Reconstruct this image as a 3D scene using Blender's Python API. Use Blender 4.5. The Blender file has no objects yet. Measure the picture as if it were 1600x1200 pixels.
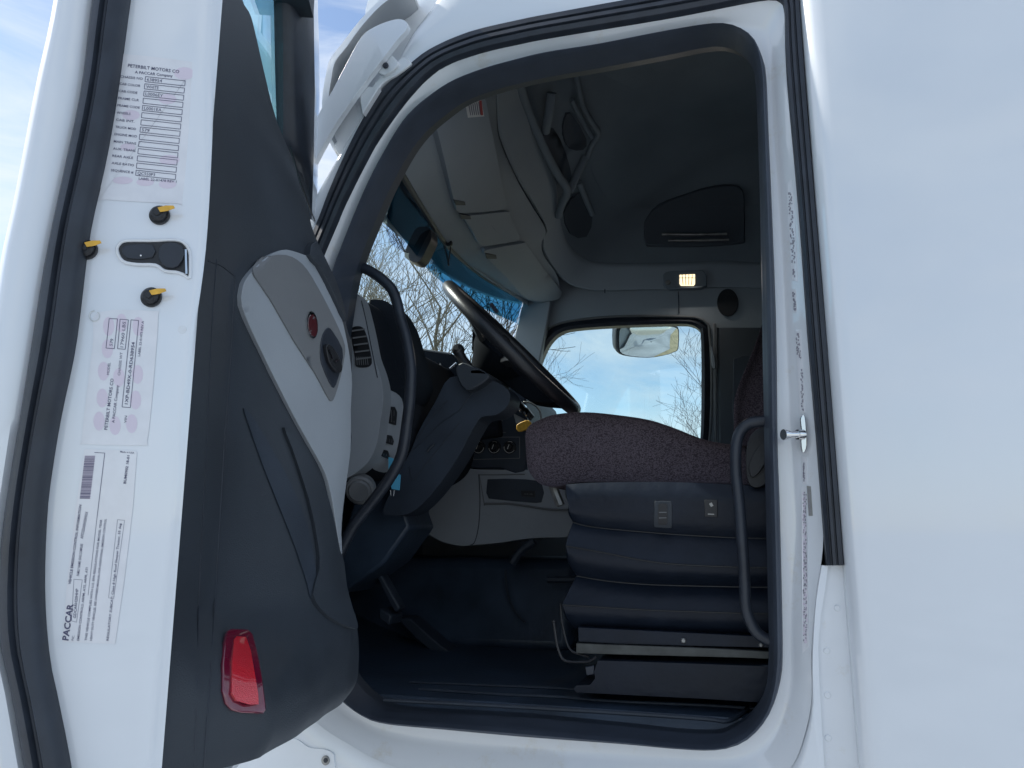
import bpy, math, random
from mathutils import Vector as V, Matrix
from mathutils.geometry import tessellate_polygon, delaunay_2d_cdt
from mathutils.bvhtree import BVHTree
R = math.radians
sc = bpy.context.scene
# ---------------------------------------------------------------- camera
F, PITCH, YAW = 1202.0, R(10.77), R(17)
CAM = V((0, -1.7, 1.6))
cd = bpy.data.cameras.new('camera'); cam = bpy.data.objects.new('camera', cd); sc.collection.objects.link(cam)
cam.location = CAM; cam.rotation_euler = (R(90) + PITCH, 0, YAW)
cd.sensor_width = 36; cd.lens = F / 1600 * 36; cd.clip_start = .02; cd.clip_end = 3000
sc.camera = cam
# ---------------------------------------------------------------- sky and sun
SUN = V((-.83, .035, .75)).normalized()
el = math.asin(SUN.z); az = math.atan2(SUN.x, SUN.y)
w = bpy.data.worlds.new('World'); sc.world = w; w.use_nodes = True
nt = w.node_tree; N = nt.nodes; L = nt.links; N.clear()
out = N.new('ShaderNodeOutputWorld'); bg = N.new('ShaderNodeBackground'); L.new(bg.outputs[0], out.inputs[0])
sky = N.new('ShaderNodeTexSky'); sky.sky_type = 'NISHITA'; sky.sun_disc = False
sky.sun_elevation = el; sky.sun_rotation = az; sky.air_density = 1.0; sky.dust_density = .5; sky.ozone_density = 1.0
tc = N.new('ShaderNodeTexCoord'); mp = N.new('ShaderNodeMapping'); mp.inputs['Scale'].default_value = (1.3, 1.3, 4.2)
mp.inputs['Rotation'].default_value = (0.25, 0.1, 0.6)
n1 = N.new('ShaderNodeTexNoise'); n1.inputs['Scale'].default_value = 2.1; n1.inputs['Detail'].default_value = 9; n1.inputs['Roughness'].default_value = .62
n1.inputs['Distortion'].default_value = .6
cr_ = N.new('ShaderNodeValToRGB'); cr_.color_ramp.elements[0].position = .40; cr_.color_ramp.elements[1].position = .66
cr_.color_ramp.elements[0].color = (0, 0, 0, 1); cr_.color_ramp.elements[1].color = (.85, .85, .85, 1)
mx = N.new('ShaderNodeMixRGB'); mx.inputs[2].default_value = (5.0, 5.35, 5.8, 1)
L.new(tc.outputs['Generated'], mp.inputs[0]); L.new(mp.outputs[0], n1.inputs[0]); L.new(n1.outputs[0], cr_.inputs[0])
L.new(cr_.outputs[0], mx.inputs[0]); L.new(sky.outputs[0], mx.inputs[1]); L.new(mx.outputs[0], bg.inputs[0])
bg.inputs[1].default_value = .10
sd = bpy.data.lights.new('sun', 'SUN'); sd.energy = 4; sd.angle = R(.55); sd.color = (1, .95, .87)
so = bpy.data.objects.new('sun', sd); sc.collection.objects.link(so); so.rotation_euler = SUN.to_track_quat('Z', 'Y').to_euler()
sc.view_settings.view_transform = 'Standard'; sc.view_settings.look = 'None'; sc.view_settings.gamma = 1
sc.view_settings.exposure = .92
sc.cycles.max_bounces = 12; sc.cycles.diffuse_bounces = 8; sc.cycles.transparent_max_bounces = 16; sc.cycles.use_denoising = True
sc.cycles.caustics_reflective = False; sc.cycles.sample_clamp_indirect = 6

# ---------------------------------------------------------------- photo geometry -> world
fh = V((-math.sin(YAW), math.cos(YAW), 0)); rt = V((math.cos(YAW), math.sin(YAW), 0)); uz = V((0, 0, 1))
fw = fh * math.cos(PITCH) + uz * math.sin(PITCH); up = -fh * math.sin(PITCH) + uz * math.cos(PITCH)
def ray(x, y): return (fw + rt * ((x - 800) / F) - up * ((y - 600) / F))
def plane(x, y, q, n):
    d = ray(x, y); return CAM + d * ((q - CAM).dot(n) / d.dot(n))
def PY(x, y, Y): return plane(x, y, V((0, Y, 0)), V((0, 1, 0)))
def PX(x, y, X): return plane(x, y, V((X, 0, 0)), V((1, 0, 0)))
def PZ(x, y, Z): return plane(x, y, V((0, 0, Z)), V((0, 0, 1)))
def P3(p): return PY(*p)
def cr(pts, k=5, closed=False):
    n = len(pts); o = []
    D = len(pts[0])
    for i in range(n if closed else n - 1):
        if closed: q = [pts[(i + j - 1) % n] for j in range(4)]
        else: q = [pts[max(0, i - 1)], pts[i], pts[i + 1], pts[min(n - 1, i + 2)]]
        for s in range(k):
            t = s / k
            o.append(tuple(.5 * ((2 * q[1][c]) + (-q[0][c] + q[2][c]) * t + (2 * q[0][c] - 5 * q[1][c] + 4 * q[2][c] - q[3][c]) * t * t + (-q[0][c] + 3 * q[1][c] - 3 * q[2][c] + q[3][c]) * t ** 3) for c in range(D)))
    if not closed: o.append(tuple(pts[-1]))
    return o
def resamp(pts, n, closed=False):
    P = [V(p) for p in pts]
    if closed: P.append(P[0])
    s = [0]
    for a, b in zip(P, P[1:]): s.append(s[-1] + (b - a).length)
    o = []; j = 0; m = n if closed else n - 1
    for i in range(n):
        t = s[-1] * i / m
        while j < len(s) - 2 and s[j + 1] < t: j += 1
        k = (t - s[j]) / max(1e-9, s[j + 1] - s[j]); o.append(P[j].lerp(P[j + 1], k))
    return o

# ---------------------------------------------------------------- materials
def mat(name, col, rough=.5, metal=0, coat=0, bump=0, bscale=200, var=0, vscale=8, spec=.5, emis=None, bdist=.002):
    m = bpy.data.materials.new(name); m.use_nodes = True; t = m.node_tree; b = t.nodes['Principled BSDF']
    b.inputs['Base Color'].default_value = (*col, 1); b.inputs['Roughness'].default_value = rough; b.inputs['Metallic'].default_value = metal
    b.inputs['Coat Weight'].default_value = coat; b.inputs['Coat Roughness'].default_value = .03; b.inputs['Coat IOR'].default_value = 1.75; b.inputs['Specular IOR Level'].default_value = spec
    c = t.nodes.new('ShaderNodeTexCoord')
    if emis: b.inputs['Emission Color'].default_value = (*emis[0], 1); b.inputs['Emission Strength'].default_value = emis[1]
    if var:
        n = t.nodes.new('ShaderNodeTexNoise'); n.inputs['Scale'].default_value = vscale; n.inputs['Detail'].default_value = 6
        r = t.nodes.new('ShaderNodeValToRGB'); r.color_ramp.elements[0].position = .3; r.color_ramp.elements[1].position = .7
        r.color_ramp.elements[0].color = (*[x * (1 - var) for x in col], 1); r.color_ramp.elements[1].color = (*[min(1, x * (1 + var)) for x in col], 1)
        t.links.new(c.outputs['Object'], n.inputs[0]); t.links.new(n.outputs[0], r.inputs[0]); t.links.new(r.outputs[0], b.inputs['Base Color'])
        q = t.nodes.new('ShaderNodeMapRange'); q.inputs[3].default_value = rough * (1 - var * .6); q.inputs[4].default_value = min(1, rough * (1 + var * .6))
        t.links.new(n.outputs[0], q.inputs[0]); t.links.new(q.outputs[0], b.inputs['Roughness'])
    if bump:
        n = t.nodes.new('ShaderNodeTexNoise'); n.inputs['Scale'].default_value = bscale; n.inputs['Detail'].default_value = 3
        u = t.nodes.new('ShaderNodeBump'); u.inputs['Strength'].default_value = bump; u.inputs['Distance'].default_value = bdist
        t.links.new(c.outputs['Object'], n.inputs[0]); t.links.new(n.outputs[0], u.inputs['Height']); t.links.new(u.outputs[0], b.inputs['Normal'])
    return m
def dirt_paint(name, col):
    m = mat(name, col, .32, coat=.8, bump=.06, bscale=6, bdist=.006)
    t = m.node_tree; b = t.nodes['Principled BSDF']; c = t.nodes.new('ShaderNodeTexCoord')
    n = t.nodes.new('ShaderNodeTexNoise'); n.inputs['Scale'].default_value = 14; n.inputs['Detail'].default_value = 12; n.inputs['Roughness'].default_value = .75
    r = t.nodes.new('ShaderNodeValToRGB'); r.color_ramp.elements[0].position = .56; r.color_ramp.elements[1].position = .82
    r.color_ramp.elements[0].color = (*col, 1); r.color_ramp.elements[1].color = (.62, .58, .5, 1)
    t.links.new(c.outputs['Object'], n.inputs[0]); t.links.new(n.outputs[0], r.inputs[0]); t.links.new(r.outputs[0], b.inputs['Base Color'])
    return m
M = {}
M['paint'] = mat('white_paint', (.77, .80, .83), .3, coat=.9, bump=.03, bscale=2.2, bdist=.01, var=.02, vscale=3)
M['jamb'] = dirt_paint('jamb_paint', (.74, .76, .78))
M['rubber'] = mat('rubber', (.024, .030, .042), .42, bump=.15, bscale=160, var=.25, vscale=20)
M['seal'] = mat('door_seal_rubber', (.05, .062, .085), .5, bump=.15, bscale=160, var=.15, vscale=12)
M['black'] = mat('black_plastic', (.028, .038, .054), .5, bump=.35, bscale=420, var=.2, vscale=9)
M['doortrim'] = mat('charcoal_trim', (.034, .042, .053), .52, bump=.35, bscale=500, var=.12, vscale=6)
M['grey'] = mat('grey_trim', (.32, .345, .37), .5, bump=.25, bscale=500, var=.06, vscale=5)
M['midgrey'] = mat('mid_grey_trim', (.17, .175, .18), .5, bump=.25, bscale=500, var=.06, vscale=5)
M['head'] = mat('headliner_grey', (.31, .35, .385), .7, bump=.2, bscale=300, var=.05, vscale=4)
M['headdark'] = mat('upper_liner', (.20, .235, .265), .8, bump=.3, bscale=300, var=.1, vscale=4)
M['floor'] = mat('floor_mat', (.034, .052, .08), .4, bump=.6, bscale=60, var=.35, vscale=7)
M['vinyl'] = mat('bellows_vinyl', (.010, .015, .026), .42, spec=.28, bump=.5, bscale=22, bdist=.006, var=.2, vscale=10)
M['leather'] = mat('wheel_grip', (.016, .017, .02), .38, bump=.3, bscale=350)
M['chrome'] = mat('chrome', (.75, .75, .75), .12, 1)
M['rail'] = mat('painted_rail', (.07, .074, .07), .45, .3, var=.3, vscale=30)
M['steel'] = mat('worn_steel', (.30, .30, .29), .42, .8, var=.3, vscale=30)
M['mirror'] = mat('mirror_glass', (.72, .76, .78), .02, 1)
M['red'] = mat('red_reflector', (.85, .010, .03), .15, coat=1, bump=1, bscale=700, bdist=.003)
M['darkred'] = mat('dark_red_rim', (.16, .008, .03), .12, coat=1)
M['print'] = mat('label_print', (.09, .09, .16), .5)
M['printfaint'] = mat('faded_print', (.30, .29, .33), .5)
M['printred'] = mat('label_print_red', (.45, .06, .06), .5)
M['pink'] = mat('label_pink', (.73, .65, .73), .45)
M['label'] = mat('label_film', (.78, .78, .80), .28, coat=.6, bump=.25, bscale=25, bdist=.002, var=.04, vscale=40)
M['film'] = mat('label_clear_edge', (.66, .68, .66), .2, coat=1, bump=.3, bscale=40)
M['badge'] = mat('badge_red', (.07, .010, .014), .3, coat=.6)
M['dash'] = mat('dash_top', (.014, .018, .025), .8, spec=.15, bump=.4, bscale=400)
M['hub'] = mat('hub_black', (.007, .009, .012), .9, spec=.08)
M['yellow'] = mat('yellow_tab', (.75, .42, .05), .5, var=.2, vscale=80)
M['blue'] = mat('blue_card', (.10, .42, .62), .5)
M['white'] = mat('white_card', (.8, .8, .78), .5)
M['bark'] = mat('bark', (.030, .026, .022), .85, bump=.6, bscale=30, var=.3, vscale=12)
M['lamp'] = mat('lit_lens', (.9, .8, .6), .3, emis=((1, .80, .5), .9))
M['lampd'] = mat('lens_off', (.25, .25, .24), .2)
M['speaker'] = mat('speaker_mesh', (.012, .015, .02), .7, bump=1, bscale=600)
M['recess_shade'] = mat('painted_recess_shade', (.085, .10, .12), .8, bump=.5, bscale=300)  # darker grey that carries the shade inside the shelf openings and cubby
M['belt'] = mat('black_webbing', (.015, .017, .022), .6, bump=.5, bscale=300)
def fabric():
    m = mat('seat_fabric', (.07, .048, .058), .95, spec=.15); t = m.node_tree; b = t.nodes['Principled BSDF']; c = t.nodes.new('ShaderNodeTexCoord')
    a = t.nodes.new('ShaderNodeMapping'); a.inputs['Scale'].default_value = (260, 260, 420)
    n = t.nodes.new('ShaderNodeTexVoronoi'); n.inputs['Scale'].default_value = 1
    n2 = t.nodes.new('ShaderNodeTexNoise'); n2.inputs['Scale'].default_value = 6; n2.inputs['Detail'].default_value = 5
    r = t.nodes.new('ShaderNodeValToRGB'); r.color_ramp.elements[0].color = (.235, .195, .22, 1); r.color_ramp.elements[1].color = (.062, .048, .058, 1); r.color_ramp.elements[1].position = .75
    q = t.nodes.new('ShaderNodeMixRGB'); q.blend_type = 'MULTIPLY'; q.inputs[0].default_value = .5
    u = t.nodes.new('ShaderNodeBump'); u.inputs['Strength'].default_value = .8; u.inputs['Distance'].default_value = .002; u.invert = True
    t.links.new(c.outputs['Object'], a.inputs[0]); t.links.new(a.outputs[0], n.inputs[0]); t.links.new(c.outputs['Object'], n2.inputs[0])
    t.links.new(n.outputs[0], r.inputs[0]); t.links.new(r.outputs[0], q.inputs[1]); t.links.new(n2.outputs[0], q.inputs[2]); t.links.new(q.outputs[0], b.inputs['Base Color'])
    t.links.new(n.outputs[0], u.inputs['Height']); t.links.new(u.outputs[0], b.inputs['Normal'])
    return m
M['fabric'] = fabric()
def glass(name, tint, refl=.06):
    m = bpy.data.materials.new(name); m.use_nodes = True; t = m.node_tree; t.nodes.clear()
    o = t.nodes.new('ShaderNodeOutputMaterial'); a = t.nodes.new('ShaderNodeBsdfTransparent'); a.inputs[0].default_value = (*tint, 1)
    g = t.nodes.new('ShaderNodeBsdfGlossy'); g.inputs['Roughness'].default_value = .01; g.inputs[0].default_value = (.9, .95, 1, 1)
    ge = t.nodes.new('ShaderNodeNewGeometry'); dp = t.nodes.new('ShaderNodeVectorMath'); dp.operation = 'DOT_PRODUCT'
    t.links.new(ge.outputs['Incoming'], dp.inputs[0]); t.links.new(ge.outputs['Normal'], dp.inputs[1])
    def mt(op, a, b=0):
        q = t.nodes.new('ShaderNodeMath'); q.operation = op
        for k, v in enumerate((a, b)):
            if isinstance(v, (int, float)): q.inputs[k].default_value = v
            else: t.links.new(v, q.inputs[k])
        return q.outputs[0]
    f = mt('ADD', mt('MULTIPLY', mt('POWER', mt('SUBTRACT', 1.0, mt('ABSOLUTE', dp.outputs['Value'])), 5.0), .9), .05)
    x = t.nodes.new('ShaderNodeMixShader'); t.links.new(f, x.inputs[0]); t.links.new(a.outputs[0], x.inputs[1]); t.links.new(g.outputs[0], x.inputs[2]); t.links.new(x.outputs[0], o.inputs[0])
    return m
M['glass'] = glass('clear_glass', (.86, .94, .94)); M['tint'] = glass('blue_shade_glass', (.08, .30, .46)); M['doorglass'] = glass('door_glass', (.66, .90, .92))
def groundmat():
    m = mat('gravel_lot', (.29, .315, .345), .9, bump=.7, bscale=18, bdist=.03, var=.3, vscale=.6); return m
M['ground'] = groundmat()

# ---------------------------------------------------------------- mesh builder
def dense(rows, k=3):
    cols = [cr([tuple(r_[j]) for r_ in rows], k) for j in range(len(rows[0]))]
    return [[V(c[i]) for c in cols] for i in range(len(cols[0]))]
class MB:
    def __init__(s): s.v = []; s.f = []; s.m = []
    def add(s, vs, fs, m=0):
        k = len(s.v); s.v += [V(p) for p in vs]; s.f += [tuple(i + k for i in f) for f in fs]; s.m += [m] * len(fs); return s
    def grid(s, rows, m=0, cu=False, cv=False, flip=False):
        n = len(rows[0]); vs = [p for r_ in rows for p in r_]; fs = []
        for i in range(len(rows) if cv else len(rows) - 1):
            for j in range(n if cu else n - 1):
                a, b, c, d = i * n + j, i * n + (j + 1) % n, ((i + 1) % len(rows)) * n + (j + 1) % n, ((i + 1) % len(rows)) * n + j
                fs.append((a, d, c, b) if flip else (a, b, c, d))
        return s.add(vs, fs, m)
    def loops(s, loops, off, m=0, ends=True):
        # plate with holes: loops are 3d point lists in one plane, off = thickness vector
        off = V(off); tri = tessellate_polygon([[V(p) for p in l] for l in loops]); al = [V(p) for l in loops for p in l]; n = len(al)
        fs = [tuple(t) for t in tri] + [tuple(i + n for i in t[::-1]) for t in tri]; k = 0
        for l in loops:
            c = len(l)
            for i in range(c): fs.append((k + i, k + (i + 1) % c, n + k + (i + 1) % c, n + k + i))
            k += c
        return s.add(al + [p + off for p in al], fs, m)
    def prism(s, pts, off, m=0): return s.loops([pts], off, m)
    def box(s, a, b, m=0):
        (x0, y0, z0), (x1, y1, z1) = a, b
        return s.prism([(x0, y0, z0), (x1, y0, z0), (x1, y0, z1), (x0, y0, z1)], (0, y1 - y0, 0), m)
    def tube(s, path, r, n=10, m=0, cap=True):
        P = [V(p) for p in path]; rows = []; ref = None
        rr = r if isinstance(r, (list, tuple)) else [r] * len(P)
        for i, p in enumerate(P):
            t = (P[min(i + 1, len(P) - 1)] - P[max(i - 1, 0)]).normalized()
            if ref is None: ref = t.cross(V((.3, .5, .8))).normalized()
            a = (ref - t * ref.dot(t)).normalized(); ref = a; b = t.cross(a)
            rows.append([p + (a * math.cos(2 * math.pi * j / n) + b * math.sin(2 * math.pi * j / n)) * rr[i] for j in range(n)])
        s.grid(rows, m, cu=True)
        if cap:
            for q, w_ in ((rows[0], 1), (rows[-1], -1)): s.add(q, [tuple(range(n))[::w_]], m)
        return s
    def cyl(s, c, ax, r, h, n=24, m=0, bev=0, r2=None, ell=None, upv=None):
        ax = V(ax).normalized(); c = V(c); a = ax.cross(upv or V((.1, .2, 1))).normalized(); b = ax.cross(a); r2 = r2 or r
        e = ell or 1
        prof = [(r, 0), (r2, h - bev), (r2 - bev, h)] if bev else [(r, 0), (r2, h)]
        rows = [[c + ax * z + (a * math.cos(2 * math.pi * j / n) + b * math.sin(2 * math.pi * j / n) * e) * q for j in range(n)] for q, z in prof]
        s.grid(rows, m, cu=True); s.add(rows[-1], [tuple(range(n))], m); s.add(rows[0], [tuple(range(n))[::-1]], m); return s
    def ball(s, c, r, m=0, n=16, sc_=(1, 1, 1)):
        c = V(c); rows = [[c + V((r * sc_[0] * math.sin(math.pi * i / n) * math.cos(2 * math.pi * j / n), r * sc_[1] * math.sin(math.pi * i / n) * math.sin(2 * math.pi * j / n), r * sc_[2] * math.cos(math.pi * i / n))) for j in range(n)] for i in range(n + 1)]
        return s.grid(rows, m, cu=True)
    def bvh(s): return BVHTree.FromPolygons(s.v, s.f)
    def patch(s, poly, proj, off=.004, depth=.01, m=0, step=14, edge=.3):
        # cap lying on a surface: outline in picture points -> world through proj(x,y)->(point, normal); off = how proud; sides go depth back
        A = [V((p[0], p[1])) for p in poly]; n = len(A); xs = [p.x for p in A]; ys = [p.y for p in A]
        def ins(x, y):
            c = False
            for i in range(n):
                a, b = A[i], A[i - 1]
                if (a.y > y) != (b.y > y) and x < (b.x - a.x) * (y - a.y) / (b.y - a.y) + a.x: c = not c
            return c
        pts = list(A); x = min(xs) + step / 2
        while x < max(xs):
            y = min(ys) + step / 2
            while y < max(ys):
                if ins(x, y) and min((V((x, y)) - q).length for q in A) > step * .35: pts.append(V((x, y)))
                y += step
            x += step
        vo, _, fo, _, _, _ = delaunay_2d_cdt(pts, [], [list(range(n))], 1, 1e-6)
        top = []; nr = []
        for q in vo:
            p, nn = proj(q.x, q.y); nr.append(nn); top.append(p + nn * off)
        s.add(top, [tuple(f) for f in fo], m)
        # skirt
        ring = [proj(q.x, q.y) for q in A]; rows = [[p + nn * off for p, nn in ring], [p + nn * (off - depth) for p, nn in ring]]
        s.grid(rows, m, cu=True); return s
    def obj(s, name, mats, parent=None, bevel=0, angle=40, seg=2, smooth=True, label=None, merge=True):
        me = bpy.data.meshes.new(name); me.from_pydata([tuple(p) for p in s.v], [], s.f)
        if not isinstance(mats, (list, tuple)): mats = [mats]
        for q in mats: me.materials.append(M[q] if isinstance(q, str) else q)
        me.polygons.foreach_set('material_index', s.m)
        if merge:
            import bmesh
            b = bmesh.new(); b.from_mesh(me); bmesh.ops.remove_doubles(b, verts=b.verts, dist=1e-5); bmesh.ops.recalc_face_normals(b, faces=b.faces); b.to_mesh(me); b.free()
        if smooth:
            me.polygons.foreach_set('use_smooth', [True] * len(me.polygons)); me.set_sharp_from_angle(angle=R(angle))
        o = bpy.data.objects.new(name, me); sc.collection.objects.link(o)
        if parent: o.parent = parent; o.matrix_parent_inverse = parent_inv(parent)
        if bevel:
            q = o.modifiers.new('bevel', 'BEVEL'); q.width = bevel; q.segments = seg; q.limit_method = 'ANGLE'; q.angle_limit = R(35); q.harden_normals = False
        if label: o['label'] = label
        return o
def parent_inv(p):
    m = Matrix.Identity(4)
    while p: m = (p.matrix_parent_inverse @ p.matrix_basis) @ m; p = p.parent
    return m.inverted()
def thing(name, label, cat, loc, group=None):
    o = bpy.data.objects.new(name, None); sc.collection.objects.link(o); o.location = loc; o['label'] = label; o['category'] = cat
    o.empty_display_size = .2
    if group: o['group'] = group
    return o
def bproj(b, eps=0):
    def f(x, y):
        d = ray(x, y).normalized(); h = b.ray_cast(CAM, d)
        if h[0] is None:
            # nearest point of the surface to this line
            best = None
            for k in range(60):
                q = CAM + d * (.6 + k * .06); r_ = b.find_nearest(q)
                if best is None or r_[3] < best[3]: best = r_
            h = best
        n = h[1]
        if n.dot(d) > 0: n = -n
        return h[0], n
    return f
def yproj(Y): return lambda x, y: (PY(x, y, Y), V((0, -1, 0)))
def pproj(q, n): return lambda x, y: (plane(x, y, q, n), n if n.dot(CAM - q) > 0 else -n)
def text(mb, s, p0, p1, h, proj, off=.0006, m=1, bold=0):
    """writing from picture point p0 to p1 (baseline), letters h high"""
    cu = bpy.data.curves.new('t', 'FONT'); cu.body = s; cu.size = 1; cu.offset = bold; cu.resolution_u = 2
    ob = bpy.data.objects.new('t', cu); sc.collection.objects.link(ob); bpy.context.view_layer.update()
    me = ob.to_mesh()
    vs = [v.co.copy() for v in me.vertices]; fs = [tuple(p.vertices) for p in me.polygons]
    ob.to_mesh_clear(); bpy.data.objects.remove(ob); bpy.data.curves.remove(cu)
    if not vs: return
    W = max(v.x for v in vs); x0 = min(v.x for v in vs); dx, dy = p1[0] - p0[0], p1[1] - p0[1]; l = math.hypot(dx, dy); ux, uy = dx / l, dy / l; vx, vy = uy, -ux
    a, n = proj(*p0); b = proj(*p1)[0]; c = proj(p0[0] + vx * h, p0[1] + vy * h)[0]
    mb.add([a + (b - a) * ((v.x - x0) / (W - x0)) + (c - a) * (v.y / .7) + n * off for v in vs], fs, m)
def line(mb, p, q, w_, proj, off=.0005, m=1):
    dx, dy = q[0] - p[0], q[1] - p[1]; l = math.hypot(dx, dy) or 1; nx, ny = -dy / l * w_ / 2, dx / l * w_ / 2
    c = [(p[0] + nx, p[1] + ny), (q[0] + nx, q[1] + ny), (q[0] - nx, q[1] - ny), (p[0] - nx, p[1] - ny)]
    mb.add([proj(*k)[0] + proj(*k)[1] * off for k in c], [(0, 1, 2, 3)], m)
def rect(mb, c4, w_, proj, off=.0005, m=1):
    for i in range(4): line(mb, c4[i], c4[(i + 1) % 4], w_, proj, off, m)
def quad(mb, c4, proj, off=.0003, m=0): mb.add([proj(*k)[0] + proj(*k)[1] * off for k in c4], [tuple(range(len(c4)))], m)

# ================================================================= GROUND
g = MB(); S = 900
g.add([(-S, -S, 0), (S, -S, 0), (S, S, 0), (-S, S, 0)], [(0, 1, 2, 3)]); o = g.obj('ground', 'ground', smooth=False); o['kind'] = 'structure'
M['dry'] = mat('dry_grass', (.30, .26, .17), .95, bump=.8, bscale=14, bdist=.05, var=.3, vscale=2)
g = MB(); g.add([(-S, 4.2, .012), (S, 4.2, .012), (S, S, .012), (-S, S, .012)], [(0, 1, 2, 3)]); o = g.obj('grass_verge', 'dry', smooth=False); o['kind'] = 'structure'

# ================================================================= TRUCK
T = thing('semi_truck', 'white semi truck seen from the driver side with its cab door wide open', 'truck', (-.3, 1, 0))
bpy.context.view_layer.update()

# ---- traced loops (photo points)
GO = [(430, 560), (455, 450), (497, 350), (516, 300), (542, 240), (570, 185), (600, 140), (640, 104), (675, 78), (735, 52), (810, 34), (860, 24), (985, 1), (1100, -19), (1200, -33), (1232, -33), (1248, -14)]
GI = [(460, 560), (487, 450), (525, 350), (547, 300), (568, 258), (592, 215), (635, 155), (685, 107), (747, 82), (810, 67), (860, 57), (1040, 27), (1160, 4), (1205, -2), (1222, 4), (1226, 20)]
GRo = [(1248, -14), (1259, 137), (1274, 325), (1289, 495), (1302, 660), (1318, 883)]
GRi = [(1226, 20), (1229, 120), (1248, 335), (1261, 520), (1276, 700), (1290, 883)]
SO = [(577, 300), (545, 378), (522, 440), (503, 510), (490, 600), (482, 750), (482, 900), (492, 1000), (512, 1060), (541, 1092), (572, 1115), (609, 1129), (700, 1138), (820, 1149), (976, 1160), (1060, 1167), (1117, 1169), (1157, 1160), (1186, 1137), (1207, 1104), (1220, 1060), (1223, 1016), (1221, 900), (1218, 780), (1215, 694), (1213, 520), (1207, 350), (1201, 210), (1197, 120), (1190, 92), (1175, 65), (1145, 49), (1110, 48), (1040, 58), (940, 77), (860, 89), (810, 101), (760, 115), (710, 135), (672, 160), (640, 190), (610, 237)]
SI = [(607, 300), (585, 350), (565, 400), (552, 440), (541, 510), (530, 600), (522, 750), (522, 900), (530, 985), (545, 1045), (565, 1075), (590, 1096), (619, 1107), (700, 1113), (820, 1120), (976, 1135), (1060, 1144), (1117, 1146), (1145, 1138), (1173, 1118), (1192, 1090), (1199, 1060), (1201, 1010), (1199, 900), (1196, 780), (1194, 694), (1191, 520), (1188, 350), (1184, 210), (1180, 125), (1174, 105), (1162, 88), (1138, 75), (1105, 74), (1040, 87), (940, 106), (860, 120), (810, 131), (770, 142), (728, 158), (695, 181), (665, 207), (638, 242)]
JB = [(1281, 756), (1283, 883), (1275, 930), (1268, 1020), (1268, 1095), (1257, 1150), (1239, 1195), (1205, 1232), (1150, 1245), (1000, 1238), (850, 1228), (700, 1216), (610, 1196), (545, 1163), (493, 1128), (455, 1080), (430, 1000), (415, 850), (415, 700), (430, 560)]

# side panel of the cab (outer skin) with the door hole
hole = cr(GO[:-1], 4)[:-1] + cr(GRo, 3)[:-1] + [(1300, 884), (1283, 884)] + cr(JB[1:], 4)[1:-1]
skin = [(1294, 884), (1288, 930), (1279, 997), (1281, 1080), (1288, 1195), (1300, 1700), (300, 1500), (330, 900), (365, 620), (395, 500), (434, 410), (470, 352), (493, 305), (530, 243), (592, 140), (612, 112), (625, 84), (643, 50), (660, 28), (680, 0), (720, -60), (800, -150), (1000, -210), (1240, -235), (1247, -100)]
# join into one ring: go round the outside then back round the hole
outer = [PY(x, y, 0) for x, y in skin]
inner_main = [PY(x, y, 0) for x, y in (cr(GO, 4) + [(1250, 20)])]
m_ = MB()
# upper part: band between the gasket and the A-pillar/roof edge
ro = resamp([PY(x, y, 0) for x, y in cr([(365, 620), (395, 500), (434, 410), (470, 352), (493, 305), (530, 243), (592, 140), (612, 112), (625, 84), (643, 50), (660, 28), (680, 0), (720, -60), (800, -130), (1000, -190), (1240, -215)], 4)], 70)
ri = resamp([PY(x, y, 0) for x, y in cr(GO, 4)], 70)
rows = [[p + V((0, .0, 0)) for p in ri], [p.lerp(q, .5) + V((0, -.004, 0)) for p, q in zip(ri, ro)], [p.lerp(q, .85) + V((0, -.002, 0)) for p, q in zip(ri, ro)], [p.lerp(q, 1) + V((0, .008, 0)) for p, q in zip(ri, ro)]]
cen = V((-.3, 0, 1.9))
rows.append([q + (cen - q).normalized() * -.006 * 0 + V((-.012, .035, .004)) for q in ro]); rows.append([q + V((-.02, .16, .0)) for q in ro])
m_.grid(rows)
m_.obj('cab_side_panel', 'paint', T, angle=60)
# lower part: rocker below and in front of the door opening
m_ = MB()
jb = resamp([PY(x, y, 0) for x, y in cr(JB[1:], 4)], 80)
zb = .55
lo = resamp([V((.165, 0, 1.50)), V((.14, 0, 1.2)), V((.145, 0, .9)), V((.15, 0, zb)), V((-.5, 0, zb)), V((-1.45, 0, zb)), V((-1.5, 0, 1.2)), V((-1.45, 0, 2.0)), V((-1.27, 0, 2.19))], 80)
# keep the seam line exact where it is seen
seam = resamp([PY(x, y, 0) for x, y in cr([(1294, 884), (1288, 930), (1279, 997), (1281, 1080), (1288, 1195), (1300, 1400), (1305, 1700)], 4)] + [V((-.5, 0, zb)), V((-1.45, 0, zb)), V((-1.5, 0, 1.2)), V((-1.45, 0, 2.0)), V((-1.27, 0, 2.19))], 80)
k0 = 26
rows = [[p + V((0, .012, 0)) for p in jb], [p.lerp(q, .04) + V((0, .002, 0)) for p, q in zip(jb, seam)], [p.lerp(q, .12) + V((0, -.002, 0)) for p, q in zip(jb, seam)], [p.lerp(q, .6) for p, q in zip(jb, seam)], seam, [p + V((.0, .03, 0)) for p in seam]]
m_.grid(rows); m_.obj('rocker_panel', 'paint', T, angle=60)
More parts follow.
